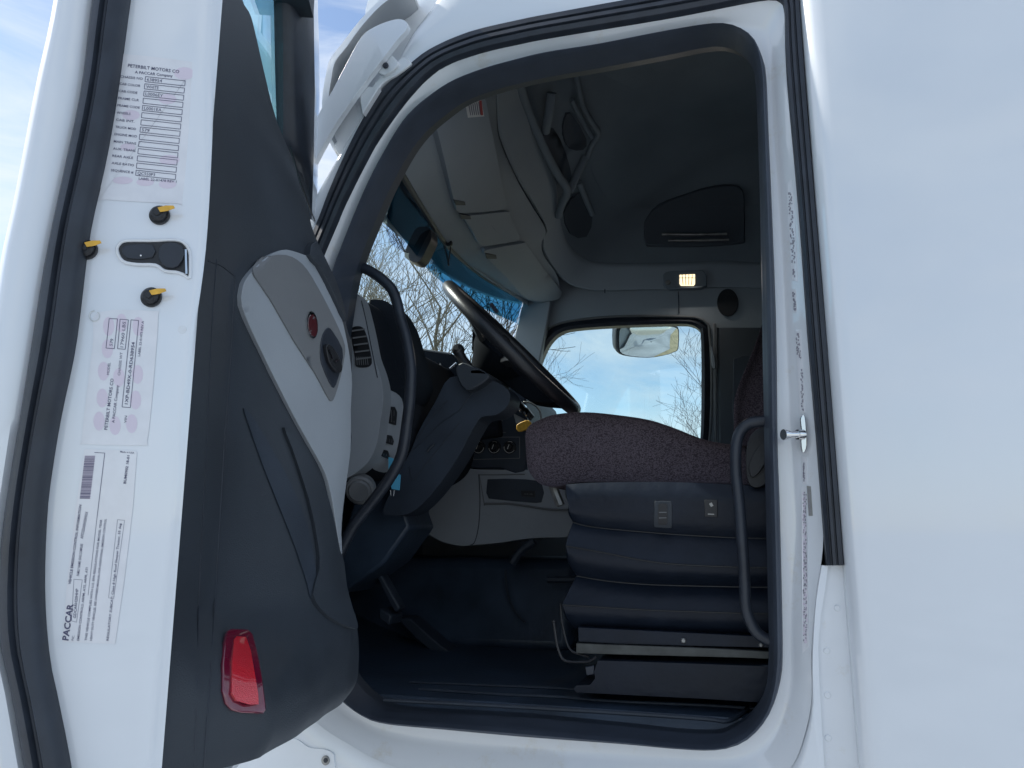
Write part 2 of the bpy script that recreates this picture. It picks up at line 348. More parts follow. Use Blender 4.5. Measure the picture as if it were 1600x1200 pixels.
# door jamb
m_ = MB(); n = 160
def loop3(px, y, nn): return resamp([PY(a, b, y) for a, b in cr(px, 4, True)], nn, True)
def aligned(outerpx, innerpx, yo, yi, nn):
    a = loop3(outerpx, yo, nn); b0 = resamp([PY(x, y, yi) for x, y in cr(innerpx, 4, True)], 900, True)
    cen = V((-.42, 0, 1.95)); out_ = []
    import bisect
    ang = sorted([(math.atan2(p.z - cen.z, p.x - cen.x), i) for i, p in enumerate(b0)])
    ks = [q[0] for q in ang]
    for p in a:
        t = math.atan2(p.z - cen.z, p.x - cen.x); i = bisect.bisect(ks, t) % len(ks); out_.append(b0[ang[i][1]])
    return a, out_
JO = GI[:-1] + GRi[:-1] + JB[0:]   # jamb's outer loop
JOx = [(1226, 20)]
jo = cr(GI[2:-1], 4) + cr(GRi, 3)[:-1] + cr(JB[1:-1], 4) + [(445, 560), (487, 450)]
so_ = loop3(SO, .035, 220)
_, jo3 = aligned(SO, jo, .035, .004, 220)
jo3 = [V((p.x, .004, p.z)) for p in jo3]
rows = [jo3]
for t, y in ((.12, .010), (.3, .016), (.55, .030), (.75, .036), (1.02, .035)): rows.append([V((a.x + (b.x - a.x) * t, y, a.z + (b.z - a.z) * t)) for a, b in zip(jo3, so_)])
m_.grid(rows, cu=True); rows2 = [rows[-1], [V((p.x, .05, p.z)) for p in rows[-1]]]; m_.grid(rows2, cu=True)
jproj = bproj(m_.bvh()); m_.obj('door_jamb', 'jamb', T, angle=70)
# outer gasket (ribbed rubber U)
def rubber_strip(po, pi, nn, prof, cap=True):
    a = resamp([PY(x, y, 0) for x, y in po], nn); b = resamp([PY(x, y, 0) for x, y in pi], nn); mb = MB()
    rows = [[V((p.x + (q.x - p.x) * t, y, p.z + (q.z - p.z) * t)) for p, q in zip(a, b)] for t, y in prof]
    mb.grid(rows)
    for e in (0, -1): mb.add([r_[e] for r_ in rows], [tuple(range(len(rows)))])
    return mb
prof = [(0, .012), (0, -.006), (.06, -.012), (.3, -.014), (.34, -.008), (.4, -.008), (.44, -.015), (.62, -.017), (.66, -.010), (.72, -.010), (.76, -.016), (.94, -.012), (1, -.004), (1, .014)]
m_ = rubber_strip(cr(GO, 4) + cr(GRo, 3)[1:], cr(GI, 4) + cr(GRi, 3)[1:], 160, prof)
m_.obj('weatherstrip', 'rubber', T, angle=35)
# inner door seal
_, si3 = aligned(SO, SI, .035, .095, 220); so3 = so_
mb = MB(); rows = []
for t, y in ((0, .05), (0, .028), (.06, .016), (.2, .006), (.4, .004), (.58, .012), (.72, .03), (.76, .05), (.84, .06), (.96, .08), (1.0, .095)):
    rows.append([V((a.x + (b.x - a.x) * t, y, a.z + (b.z - a.z) * t)) for a, b in zip(so3, si3)])
# keep picture edge of the inner lip exact: push rows to depth along the view only through their own plane
mb.grid(rows, cu=True); mb.obj('door_seal', 'seal', T, angle=50)
# pillar strip between seam and sleeper, with filler plugs
m_ = MB(); m_.prism([PY(x, y, .010) for x, y in cr([(1291, 880), (1284, 930), (1275, 997), (1276, 1080), (1282, 1195), (1294, 1400), (1300, 1700), (1420, 1700), (1400, 880)], 1)], (0, .04, 0)); m_.box((.165, .012, 1.50), (.26, .05, 2.95)); st = m_.obj('pillar_strip', 'jamb', T)
for (x, y) in ((1308, 950), (1292, 1017), (1293, 1086), (1294, 1153)):
    m_ = MB(); m_.cyl(PY(x, y, .010), (0, -1, 0), .0062, .0025, 20, bev=.001); m_.obj('plug', 'jamb', st)
# sleeper side
m_ = MB(); x0 = PY(1337, 940, -.02).x
zt = 3.5
prof = [(x0 + .006, .05), (x0 - .012, .02), (x0 - .016, 0), (x0 - .012, -.016), (x0 - .004, -.027), (x0 + .01, -.033), (x0 + .03, -.035), (x0 + .3, -.038), (x0 + .9, -.038), (2.3, -.035), (2.32, .1)]
m_.grid([[V((x, y, z)) for x, y in prof] for z in (.45, 1, 1.6, 2.2, 2.8, zt)])
m_.grid([[V((x, y, zt)) for x, y in prof], [V((x, 1.0, zt + .1)) for x, y in prof], [V((x, 2.08, zt)) for x, y in prof]])
m_.obj('sleeper_side', 'paint', T, angle=50)
m_ = MB()
m_.grid([[V((x0, y, z)) for y in (2.08,)] + [V((2.3, 2.08, z))] for z in (.45, zt)]); m_.box((-1.5, 2.03, .55), (-.95, 2.08, 2.0)); m_.box((2.28, 0, .45), (2.31, 2.06, zt))
m_.obj('sleeper_shell', 'paint', T)
# roof and forehead above the windscreen
m_ = MB(); m_.box((-.95, .16, 3.46), (2.3, 2.06, 3.50)); yy = [.12 + .2 * i for i in range(10)] + [2.04]
m_.grid([[V((x - .1 * math.sin(math.pi * (y - .1) / 1.95), y, z)) for y in yy] for x, z in ((-1.0, 2.72), (-1.02, 2.80), (-1.0, 3.1), (-.95, 3.4), (-.85, 3.48))])
m_.grid([[V((-1.0, .10, 2.75)), V((-1.0, .10, 3.1)), V((-.93, .10, 3.45)), V((2.2, .10, 3.48))], [V((-.95, .12, 2.75)), V((-.80, .12, 2.84)), V((-.4, .12, 2.9)), V((2.2, .12, 2.9))]])
m_.obj('roof', 'paint', T)
# hood, low in front of the windscreen
hr = []
for t, z, hw in ((0, 2.16, .95), (.3, 2.08, .86), (1.0, 1.92, .74), (1.8, 1.62, .62), (2.0, 1.2, .6), (2.02, .6, .6)):
    hr.append([V((-1.62 - t, 1.0 - hw, .6)), V((-1.62 - t, 1.0 - hw, z - .25)), V((-1.62 - t, 1.0 - hw * .85, z - .06)), V((-1.62 - t, 1.0 - hw * .4, z)), V((-1.62 - t, 1.0 + hw * .4, z)), V((-1.62 - t, 1.0 + hw * .85, z - .06)), V((-1.62 - t, 1.0 + hw, z - .25)), V((-1.62 - t, 1.0 + hw, .6))])
m_ = MB(); m_.grid(hr); m_.obj('hood', 'paint', T, angle=50)
# lower cowl with its seam and screw
m_ = MB(); m_.patch(cr([(380, 1120), (440, 1148), (465, 1156), (483, 1168), (507, 1171), (519, 1177), (522, 1190), (524, 1260), (430, 1300), (340, 1240)], 3), yproj(-.004), 0, .012)
cw = m_.obj('step_fairing', 'paint', T, bevel=.002)
m_ = MB(); m_.cyl(PY(509, 1188, -.004), (0, -1, 0), .0105, .003, 24, m=0, bev=.001); m_.cyl(PY(509, 1188, -.007), (0, -1, 0), .0055, .002, 6, m=1); m_.obj('screw', ['steel', 'rubber'], cw)

# ---- sun visor over the windscreen
A = [(489, 222), (492, 190), (497, 180), (505, 165), (520, 140), (545, 92), (565, 57), (585, 42), (610, 32), (627, 30), (636, 36), (635, 46), (620, 63), (607, 80), (560, 142), (522, 197), (497, 242), (490, 252)]
sv = MB()
sv.prism([PY(x, y, -.05) for x, y in cr(A, 3, True)], (0, .018, 0)); vis = sv.obj('sun_visor', 'paint', T, bevel=.005, seg=3)
sv = MB(); rowsB = []
E1 = resamp([PY(*p) for p in cr([(545, 302, -.03), (590, 340, .28), (635, 380, .8), (660, 401, 1.05), (695, 429, 1.35), (737, 452, 1.7), (775, 467, 1.95), (817, 476, 2.15)], 5)], 14)
Bt = cr([(545, 302), (524, 262), (508, 210), (503, 160), (510, 112), (517, 90), (535, 67), (562, 32), (598, -4), (640, -30)], 3)
S0 = [PY(a[0], a[1], -.03) for a in Bt]
kc = min(range(len(S0)), key=lambda k: abs(Bt[k][1] - 205))
def S_(i): return [S0[max(k, kc)] for k in range(len(S0))] if i == 0 else S0
rowsB = [[p + (e - E1[0]) for p in S_(i)] for i, e in enumerate(E1)]
cenv = S0[0].lerp(S0[-1], .5)
rowsC = [[p + (cenv - p).normalized() * .02 * (1 if 0 < k < len(S0) - 1 else .5) + (e - E1[0]) for k, p in enumerate(S_(i))] for i, e in enumerate(E1)]
sv.grid(rowsB); sv.grid(rowsC, m=1); sv.grid([[r_[0] for r_ in rowsB], [r_[0] for r_ in rowsC]]); sv.grid([rowsB[0], rowsC[0]])
sv.obj('visor_blade', ['paint', 'grey'], vis, angle=50)  # inner face greyed to stand in for the shade under the white visor
sv = MB()
sv.prism([PY(x, y, -.03) for x, y in [(607, 80), (622, 96), (622, 102), (614, 110), (600, 118), (590, 113), (597, 92)]], (0, .02, 0)); sv.prism([PY(x, y, -.02) for x, y in cr([(626, 90), (636, 90), (642, 97), (640, 102), (618, 118), (600, 128), (580, 150), (574, 145), (595, 118), (612, 106)], 2, True)], (0, .03, 0))
sv.obj('visor_bracket', 'jamb', vis, bevel=.003)
sv = MB(); sv.cyl(PY(603, 103, -.032), (0, -1, 0), .008, .006, 20, bev=.002); sv.cyl(PY(603, 103, -.038), (0, -1, 0), .0045, .002, 6); sv.obj('bolt', 'rubber', vis)
sv = MB()  # inner brace under the visor
sv.prism([PY(x, y, .0) for x, y in [(520, 205), (560, 148), (575, 150), (591, 137), (570, 175), (530, 243), (518, 225)]], (0, .01, 0))
sv.prism([PY(x, y, -.03) for x, y in [(572, 135), (592, 136), (566, 178), (562, 150)]], (0, .02, 0)); sv.obj('visor_brace', 'jamb', vis, bevel=.002)

# ================================================================= OPEN DOOR
H = V((-1.01, 0, 0)); dd = V((.38, -.925, 0)).normalized(); nn_ = V((-dd.y, dd.x, 0))
def DW(a, b, z): return H + dd * a + nn_ * b + uz * z
def DA(x, y, a): return plane(x, y, H + dd * a, dd)
def DB(x, y, b): return plane(x, y, H + nn_ * b, nn_)
def dl(p): return ((p - H).dot(dd), (p - H).dot(nn_), p.z)
LE = .95
c_in = [(386, -600), (362, -300), (338, 0), (332, 210), (322, 385), (304, 522), (290, 645), (280, 785), (264, 937), (245, 1147), (241, 1198), (225, 1380)]
c_g1 = [(289, -600), (245, -300), (201, 0), (182, 140), (164, 245), (140, 350), (130, 420), (115, 540), (93, 645), (80, 720), (70, 800), (66, 920), (73, 1025), (87, 1095), (107, 1198), (135, 1380)]
c_g2 = [(233, -600), (190, -300), (147, 0), (130, 140), (101, 280), (72, 420), (42, 610), (14, 785), (3, 880), (2, 990), (21, 1077), (42, 1198), (75, 1380)]
c_o = [(176, -600), (130, -300), (84, 0), (56, 133), (21, 315), (0, 413), (-25, 600), (-48, 785), (-58, 900), (-52, 1000), (-35, 1090), (-15, 1198), (15, 1380)]
YS = [-600 + i * 33 for i in range(61)]
def at_y(c, y):
    for a, b in zip(c, c[1:]):
        if a[1] <= y <= b[1]: return a[0] + (b[0] - a[0]) * (y - a[1]) / (b[1] - a[1])
    return c[-1][0]
ci, c1, c2, co = [cr(c, 8) for c in (c_in, c_g1, c_g2, c_o)]
def col(c, a, dx=0): return [DA(at_y(c, y) + dx, y, a) for y in YS]
mixc = lambda t, a: [DA(at_y(ci, y) * (1 - t) + at_y(c1, y) * t, y, a) for y in YS]
door = MB()
# outer skin, with its rounded rear flange; window opening above the belt
outer_e = [dl(p) for p in col(co, .962)]
sk = [col(c2, .955), [DA(at_y(c2, y) * .75 + at_y(co, y) * .25, y, .966) for y in YS], [DA(at_y(c2, y) * .45 + at_y(co, y) * .55, y, .968) for y in YS], [DA(at_y(c2, y) * .2 + at_y(co, y) * .8, y, .972) for y in YS], [DA(at_y(co, y), y, .964) for y in YS], [DW(.93, dl(DA(at_y(co, y), y, .964))[1] - .012, DA(at_y(co, y), y, .964).z) for y in YS], [DW(.84, -.292, DA(at_y(co, y), y, .964).z) for y in YS]]
door.grid(sk)
def afront(z): return .01 + max(0, z - 2.27) * .42
ZB = 1.20
# outer skin main plate with window hole
skin_o = [DW(.86, -.285, ZB), DW(.86, -.285, 2.9), DW(.30, -.27, 2.9), DW(afront(2.27), -.26, 2.27), DW(.0, -.26, ZB)]
def plate_az(mb, outer, hole_, b0, b1, m=0):
    mb.loops([[DW(a, b0, z) for a, z in outer]] + ([[DW(a, b0, z) for a, z in hole_]] if hole_ else []), nn_ * (b1 - b0), m)
oaz = [(.87, ZB), (.87, 2.92), (afront(2.92), 2.92), (afront(2.27), 2.27), (.0, 2.0), (.0, ZB)]
whole = [(.80, 2.38), (.82, 2.46), (.82, 2.84), (afront(2.84) + .09, 2.84), (afront(2.36) + .10, 2.34), (.45, 2.34)]
plate_az(door, oaz, whole, -.285, -.262)
plate_az(door, [(.94, ZB), (.94, 1.42), (.02, 1.42), (.02, ZB)], None, -.075, -.06)
# rear edge face
ef = [[DW(.944, -.033, p.z) for p in col(ci, .944)], col(ci, .947), col(ci, .949, -3), col(ci, .951, -7), [DA(at_y(ci, y) - 14, y, .951) for y in YS], mixc(.22, .951), mixc(.26, .950), mixc(.6, .950), mixc(1.0, .950), col(c2, .948)]
door.grid(ef)
# bottom closing face
door.loops([[DW(.0, -.26, ZB), DW(.0, -.05, ZB), DW(.93, -.05, ZB), DW(.93, -.27, ZB)]], (0, 0, .01))
door.loops([[DW(afront(2.9), -.26, 2.90), DW(afront(2.9), -.04, 2.90), DW(.948, -.04, 2.90), DW(.948, -.27, 2.90)]], (0, 0, .04))
dob = door.obj('door', 'paint', T, angle=50)
hb0 = MB(); hb0.loops([[DW(afront(2.84), -.12, 2.82), DW(afront(2.84), -.036, 2.82), DW(.93, -.036, 2.82), DW(.93, -.12, 2.82)]], (0, 0, .08)); hb0.obj('window_header', 'doortrim', dob, bevel=.004)
EF = MB(); EF.grid(ef[2:-1]); ebv = EF.bvh(); eproj = bproj(ebv)
EP = pproj(H + dd * .9504, dd)
# door gasket (fat rubber)
gm = MB(); rows = []
for t, a in ((0, .940), (0, .957), (.05, .968), (.18, .976), (.36, .979), (.46, .972), (.52, .972), (.60, .979), (.80, .976), (.94, .968), (1, .955), (1, .94)):
    rows.append([DA(at_y(c1, y) * (1 - t) + at_y(c2, y) * t, y, .957) + dd * (a - .957) for y in YS])
gm.grid(rows); gm.obj('door_gasket', 'rubber', dob, angle=40)

# inner trim : a height field over (a, z)
ZP = [1.15, 1.30, 1.37, 1.43, 1.49, 1.55, 1.65, 1.74, 1.85, 1.95, 2.01, 2.08, 2.12, 2.23, 2.33, 2.42]
PK = [.12, .131, .136, .138, .116, .104, .103, .112, .113, .112, .096, .074, .052, .014, -.018, -.036]   # inward bulge of the trim near the middle, by height
ZZ = [1.15, 1.2, 1.27, 1.35, 1.45, 1.55, 1.65, 1.75, 1.85, 1.95, 2.05, 2.15, 2.25, 2.33, 2.42]
A0 = [.55, .55, .53, .50, .46, .46, .46, .46, .46, .46, .46, .46, .46, .46, .46]  # where the bulge is full
A1 = [.86, .86, .86, .85, .84, .80, .78, .78, .80, .84, .86, .86, .84, .80, .80]  # where it starts
LA = [0, .2, .4, .5, .6, .7, .82, .90, .94]; LB = [.09, .12, .14, .135, .115, .098, .066, .0, -.036]
def itp(xs, ys, x):
    if x <= xs[0]: return ys[0]
    for i in range(len(xs) - 1):
        if x <= xs[i + 1]:
            t = (x - xs[i]) / (xs[i + 1] - xs[i]); t = t * t * (3 - 2 * t) * .5 + t * .5; return ys[i] + (ys[i + 1] - ys[i]) * t
    return ys[-1]
def bump_(a, z):
    pk, a0, a1 = itp(ZP, PK, z), itp(ZZ, A0, z), itp(ZZ, A1, z)
    t = min(1, max(0, (a1 - a) / (a1 - a0))); g_ = t * t * (3 - 2 * t)
    b = -.036 + (pk + .036) * g_
    if a < .45: b -= (.45 - a) * .2 * (1 if z < 2.2 else .4)
    k = min(1, max(0, (1.50 - z) / .14)); k = k * k * (3 - 2 * k)
    return b * (1 - k) + min(itp(LA, LB, a), pk + .01) * k
def belt(a): return 2.335 + max(0, a - .5) * .14
ZT = 1.30
tr = MB(); NA, NZ = 60, 100; rows = []
for i in range(NZ + 1):
    row = []
    for j in range(NA + 1):
        a = .02 + (.944 - .02) * j / NA; zt_ = belt(a); z = ZT + (zt_ - ZT) * i / NZ
        aa = max(a, afront(z) + .005)
        e = 0
        if z < ZT + .03: e = -(1 - (z - ZT) / .03) ** 2 * .012
        row.append(DW(aa, bump_(aa, z) + e, z))
    rows.append(row)
tr.grid(rows)
tr.grid([rows[-1], [p - nn_ * (dl(p)[1] + .10) for p in rows[-1]]])       # top shelf down to the glass
tr.grid([rows[0], [p - nn_ * (dl(p)[1] + .20) for p in rows[0]]])
tr.grid([[r_[0] for r_ in rows], [DW(dl(r_[0])[0], -.2, r_[0].z) for r_ in rows]])
# rear window post in trim material
def azloop(pts, b=-.036): return [DW(a, b, z) for a, z in pts]
gl = cr([(374, -60), (381, 0), (395, 28), (413, 105), (430, 175), (451, 238)], 4)
pl = [dl(DB(x, y, -.034)) for x, y in gl]
post = [(a, z) for a, b, z in pl if a > .3]
pp = [DW(a, -.0362, z) for a, z in post]
tr.loops([pp + [DW(post[-1][0], -.0362, belt(.5) - .03), DW(.944, -.0362, belt(.944) - .03), DW(.944, -.0362, 2.92), DW(post[0][0], -.0362, 2.92)]], -nn_ * .06)
tb = tr.obj('inner_trim', 'doortrim', dob, angle=45)
tproj = bproj(tr.bvh())
# window frame: front post, glass
fr = MB()
fl = [(448, -60), (448, 0), (450, 120), (453, 227), (462, 262)]; fr_ = [(489, -60), (490, 0), (492, 140), (490, 260), (487, 343)]
a_ = resamp([DB(x, y, -.09) for x, y in fl], 20); b_ = resamp([DB(x, y, -.05) for x, y in fr_], 20)
fr.grid([[p - nn_ * .03 for p in a_], a_, [p.lerp(q, .12) + nn_ * .012 for p, q in zip(a_, b_)], [p.lerp(q, .6) + nn_ * .012 for p, q in zip(a_, b_)], b_, [q - nn_ * .08 for q in b_]])
fr.obj('window_frame', 'rubber', dob, angle=60)
fr = MB(); c_ = resamp([DB(x, y, -.06) for x, y in [(493, -60), (494, 0), (498, 140), (494, 300), (490, 350)]], 20)
fr.grid([b_, [p + nn_ * .004 for p in c_], c_, [p - nn_ * .03 for p in c_]]); fr.obj('frame_edge', 'paint', dob, angle=60)
gp = MB(); gp.prism([DW(.93, -.10, 2.2), DW(.93, -.10, 2.95), DW(.33, -.10, 2.95), DW(.12, -.10, 2.2)], nn_ * -.005); gp.obj('window_glass', 'doorglass', dob)
fl_ = MB(); fl_.tube([DB(x, y, -.03) for x, y in [(453, 227), (458, 245), (470, 285), (484, 325), (492, 345)]], .0015, 6)
fl_.obj('glass_run', 'rubber', dob)

# grey armrest / switch panel
GP = cr([(372, 452), (371, 477), (385, 512), (402, 547), (428, 600), (455, 652), (480, 697), (497, 727), (507, 752), (514, 785), (519, 818), (523, 845), (528, 866), (527, 835), (529, 800), (534, 760), (540, 715), (542, 690), (542, 640), (544, 600), (542, 570), (536, 532), (526, 492), (512, 455), (500, 425), (490, 412), (472, 401), (450, 393), (434, 392), (413, 401), (394, 417), (378, 436)], 2, True)
pm = MB(); pm.patch(GP, tproj, .008, .016, step=9); ga = pm.obj('armrest', 'grey', dob, angle=50, bevel=.003); gproj = bproj(pm.bvh())
pm = MB(); pm.patch(cr([(395, 423), (396, 432), (420, 467), (458, 533), (490, 582), (506, 612), (513, 624), (517, 627), (522, 618), (530, 590), (536, 560), (537, 540), (528, 515), (510, 478), (495, 450), (478, 422), (463, 407), (445, 399), (420, 400), (403, 409)], 2, True), gproj, .003, .008, step=8)
pm.obj('switch_panel', 'midgrey', dob, angle=50, bevel=.0015); sproj = bproj(pm.bvh())
pm = MB(); pm.patch([(486 + 8.5 * math.cos(t * math.pi / 12) + 1.5 * math.sin(t * math.pi / 12), 508 + 21 * math.sin(t * math.pi / 12)) for t in range(24)], sproj, .003, .006, m=0, step=6)
pm.patch([(486.3 + 6.8 * math.cos(t * math.pi / 12) + 1.5 * math.sin(t * math.pi / 12), 509 + 17 * math.sin(t * math.pi / 12)) for t in range(24)], sproj, .0042, .002, m=1, step=6)
text(pm, 'Peterbilt', (483, 522), (489, 495), 4, sproj, .0047, 2)
pm.obj('emblem', ['chrome', 'badge', 'midgrey'], dob)
pm = MB(); pm.patch(cr([(500, 540), (504, 522), (512, 512), (520, 520), (534, 545), (533, 570), (527, 592), (521, 606), (514, 598), (504, 575), (500, 560)], 2, True), sproj, .002, .004, step=6); hb = pm.obj('handle_cup', 'rubber', dob, bevel=.001)
pm = MB(); pm.patch(cr([(503, 543), (508, 538), (520, 552), (528, 572), (526, 582), (518, 580), (508, 566)], 2, True), sproj, .010, .008, step=6); pm.obj('door_handle', 'leather', dob, bevel=.002)
pm = MB(); line(pm, (504, 542), (512, 562), 1.6, sproj, .0115, 0); line(pm, (515, 566), (519, 562), 3, sproj, .012, 0); pm.obj('handle_trim', 'chrome', dob)
# pull handle above the panel, dark
pm = MB(); pm.patch(cr([(472, 402), (486, 418), (504, 452), (520, 485), (530, 505), (525, 480), (516, 450), (505, 425), (492, 400), (482, 380)], 2, True), tproj, .016, .02, step=8); pm.obj('grab_rim', 'doortrim', dob, bevel=.003)
# pocket lip and creases of the lower trim
pm = MB(); pm.patch(cr([(379, 638), (386, 662), (410, 730), (438, 800), (462, 862), (478, 912), (484, 935), (492, 925), (490, 880), (478, 820), (455, 760), (425, 705), (395, 655)], 2, True), tproj, .003, .010, step=7); pm.obj('map_pocket', 'black', dob, bevel=.003)
pm = MB(); pm.patch(cr([(484, 930), (500, 958), (525, 975), (550, 983), (553, 975), (545, 950), (536, 915), (532, 880), (524, 850), (514, 800), (498, 750), (470, 700), (440, 668), (452, 700), (478, 780), (492, 850), (494, 890)], 2, True), tproj, .007, .02, step=7); pm.obj('pocket_lip', 'doortrim', dob, bevel=.004)
pm = MB()
for L_ in ([(338, 405), (330, 520), (322, 700), (312, 900), (303, 1198)], [(367, 432), (345, 415), (325, 408)], [(367, 432), (360, 560), (350, 700), (338, 900), (325, 1100), (318, 1198)]):
    q = [tproj(*p) for p in cr(L_, 6)]; pm.tube([p + n2 * .0002 for p, n2 in q], .0010, 6)
pm.obj('trim_seam', 'rubber', dob)
# reflector
RF = [(350, 990), (358, 986), (385, 987), (392, 994), (399, 1020), (406, 1060), (411, 1095), (412, 1108), (408, 1115), (375, 1114), (360, 1110), (350, 1100), (345, 1080), (344, 1040), (347, 1005)]
pm = MB(); pm.patch(RF, tproj, .005, .012, step=200); rf = pm.obj('reflector', 'darkred', dob, bevel=.002)
pm = MB(); pm.patch(cr([(360, 1005), (364, 1000), (379, 1001), (386, 1022), (392, 1055), (398, 1085), (399, 1101), (385, 1101), (364, 1096), (357, 1085), (357, 1040)], 1, True), tproj, .0075, .004, step=200); pm.obj('reflector_face', 'red', dob)

# latch, bumpers, plugs on the door edge
lt = MB(); LP = cr([(184, 393), (188, 382), (200, 377), (236, 377), (275, 376), (290, 382), (297, 395), (298, 412), (297, 435), (288, 430), (276, 426), (258, 424), (244, 415), (215, 414), (193, 409)], 3, True)
lt.patch(LP, EP, .002, .004, step=12); la = lt.obj('door_latch', 'leather', dob, bevel=.001)
lt = MB(); q = [p + n2 * .002 for p, n2 in (EP(*x) for x in LP)]; lt.tube(q + [q[0]], .0022, 8, cap=False); lt.obj('latch_rim', 'jamb', dob)
lt = MB(); lt.patch(cr([(252, 388), (268, 381), (286, 387), (290, 400), (280, 418), (262, 420), (250, 406)], 2, True), EP, .006, .006, step=10); lt.patch(cr([(192, 390), (204, 384), (240, 384), (240, 404), (200, 405)], 2, True), EP, .004, .004, step=10); lt.obj('latch_claw', 'rubber', dob, bevel=.001)
lt = MB(); lt.ball(EP(222, 401)[0] + dd * .004, .0016); lt.obj('latch_pin', 'chrome', dob); lt = MB(); lt.prism([EP(x, y)[0] + dd * .003 for x, y in [(291, 392), (294, 392), (295, 430), (292, 430)]], dd * .003); lt.obj('latch_pin', 'chrome', dob)
for (x, y) in ((250, 337), (237, 465), (137, 391)):
    lt = MB(); c = EP(x, y)[0]; lt.cyl(c, dd, .0132, .004, 28, bev=.001); lt.cyl(c + dd * .004, dd, .0105, .007, 28, bev=.003); lt.cyl(c + dd * .011, dd, .0045, .002, 16, bev=.001)
    bo = lt.obj('bumper_stop', 'leather', dob)
    lt = MB(); lt.prism([EP(x + p, y + q_)[0] + dd * .0135 for p, q_ in [(2, -6), (14, -9), (27, -9), (29, -5), (18, -1), (6, 1)]], dd * .0012); lt.obj('bumper_tab', 'yellow', dob, bevel=.0005)
lt = MB(); lt.cyl(EP(285, 515)[0], dd, .0055, .0012, 18); lt.obj('plug', 'jamb', dob)
lt = MB(); q = [EP(148 + 8 * math.cos(t * .28), 494 + 8 * math.sin(t * .28))[0] + dd * .0012 for t in range(-3, 18)]; lt.tube(q, .0006, 6); lt.obj('stamped_ring', 'film', dob)

# ---- labels on the door edge
def lp(i): return (227.7 - 1.13 * i, 120 + 11.25 * i)
s1 = MB(); quad(s1, cr([(190, 84), (300, 97), (306, 106), (297, 200), (285, 312), (278, 318), (165, 312), (156, 306), (168, 220), (180, 140), (186, 92)], 3, True), EP, .0003, 0)
for (x, y, rx, ry) in ((288, 115, 16, 10), (192, 282, 16, 6), (227, 285, 14, 6), (262, 288, 14, 7), (200, 230, 12, 6), (262, 155, 14, 8), (265, 250, 16, 8), (205, 180, 14, 8)):
    quad(s1, [(x + rx * math.cos(t * .524), y + ry * math.sin(t * .524)) for t in range(12)], EP, .0005, 2)
text(s1, 'PETERBILT MOTORS CO', (200, 105), (280, 115), 5, EP, .0008, bold=.01); text(s1, 'A PACCAR Company', (211, 115), (270, 121), 4.2, EP, .0008, bold=.01)
rowsL = [('CHASSIS NO', '638954', 1), ('CAB COLOR', 'WHITE', 1), ('CAB CODE', 'L0006EY', 1), ('FRAME CLR', '', 0), ('FRAME CODE', 'L0001EA', 1), ('WHEELS', '', 0), ('CAB INT.', '', 0), ('TRUCK MOD', '579', 1), ('ENGINE MOD', '', 0), ('MAIN TRANS', '', 0), ('AUX. TRANS', '', 0), ('REAR AXLE', '', 0), ('AXLE RATIO', '', 0), ('SEQUENCE #', 'QC550P3', 1)]
for i, (a, b, k) in enumerate(rowsL):
    x, y = lp(i); w_ = min(35, 3.6 * len(a)); text(s1, a, (x - 39.5, y + 1.5), (x - 39.5 + w_, y + 1.5 + w_ * .11), 3.6, EP, .0008, bold=.008)
    rect(s1, [(x, y), (x + 62, y + 6.7), (x + 61.2, y + 14.6), (x - .8, y + 8)], .85, EP, .0008)
    if b: text(s1, b, (x + 2, y + 6.6), (x + 2 + 3.9 * len(b), y + 6.6 + .42 * len(b)), 4.6, EP, .0008)
text(s1, 'LABEL 22-01478 REV 1', (217, 281), (276, 286), 3.6, EP, .0008, bold=.01)
s1.obj('data_sticker', ['label', 'print', 'pink'], dob, smooth=False, merge=False, label='sticker with a column of printed boxes above the latch')
s2 = MB(); quad(s2, cr([(153, 488), (240, 486), (247, 494), (243, 560), (236, 640), (230, 690), (224, 696), (134, 694), (128, 688), (135, 620), (146, 530)], 3, True), EP, .0003, 0)
for (x, y) in ((170, 510), (168, 545), (162, 580), (160, 622), (155, 658), (190, 505), (186, 590), (180, 665), (215, 585), (212, 625), (206, 662), (216, 510)):
    quad(s2, [(x + 9 * math.cos(t * .524), y + 15 * math.sin(t * .524)) for t in range(12)], EP, .0005, 2)
text(s2, 'PETERBILT MOTORS CO', (168, 672), (178, 592), 5, EP, .0008, bold=.01); text(s2, 'A PACCAR Company', (179, 661), (186, 602), 4.2, EP, .0008, bold=.01)
text(s2, 'MODEL', (171, 586), (173, 567), 4, EP, .0008); text(s2, 'CHASSIS WT', (188, 587), (192, 551), 4, EP, .0008); text(s2, 'VIN', (198, 661), (199, 650), 4, EP, .0008)
rect(s2, [(171, 498), (184, 498.5), (179, 545), (166, 544)], .9, EP, .0008); rect(s2, [(188, 499), (201, 500), (196, 546), (184, 545)], .9, EP, .0008)
rect(s2, [(205, 500), (217, 501), (204, 637), (191, 636)], .9, EP, .0008)
text(s2, '579', (176, 541), (178, 530), 5, EP, .0008); text(s2, '17960 LBS', (193, 543), (197, 503), 5, EP, .0008); text(s2, '1XP-BD49X-0-RD638954', (200, 632), (211, 535), 5, EP, .0008, bold=.012)
text(s2, 'LABEL 22-01475 REV A', (219, 557), (225, 502), 3.4, EP, .0008, bold=.01)
s2.obj('data_sticker', ['label', 'print', 'pink'], dob, smooth=False, merge=False, label='sticker with sideways lettering and three boxes below the latch')
s3 = MB(); quad(s3, [(132, 702), (205, 704), (214, 706), (208, 790), (195, 900), (180, 1006), (98, 1003), (104, 920), (118, 800)], EP, .0003, 0)
quad(s3, [(133, 712), (149, 712), (141, 780), (125, 779)], EP, .0005, 2)
random.seed(4); y = 712.5
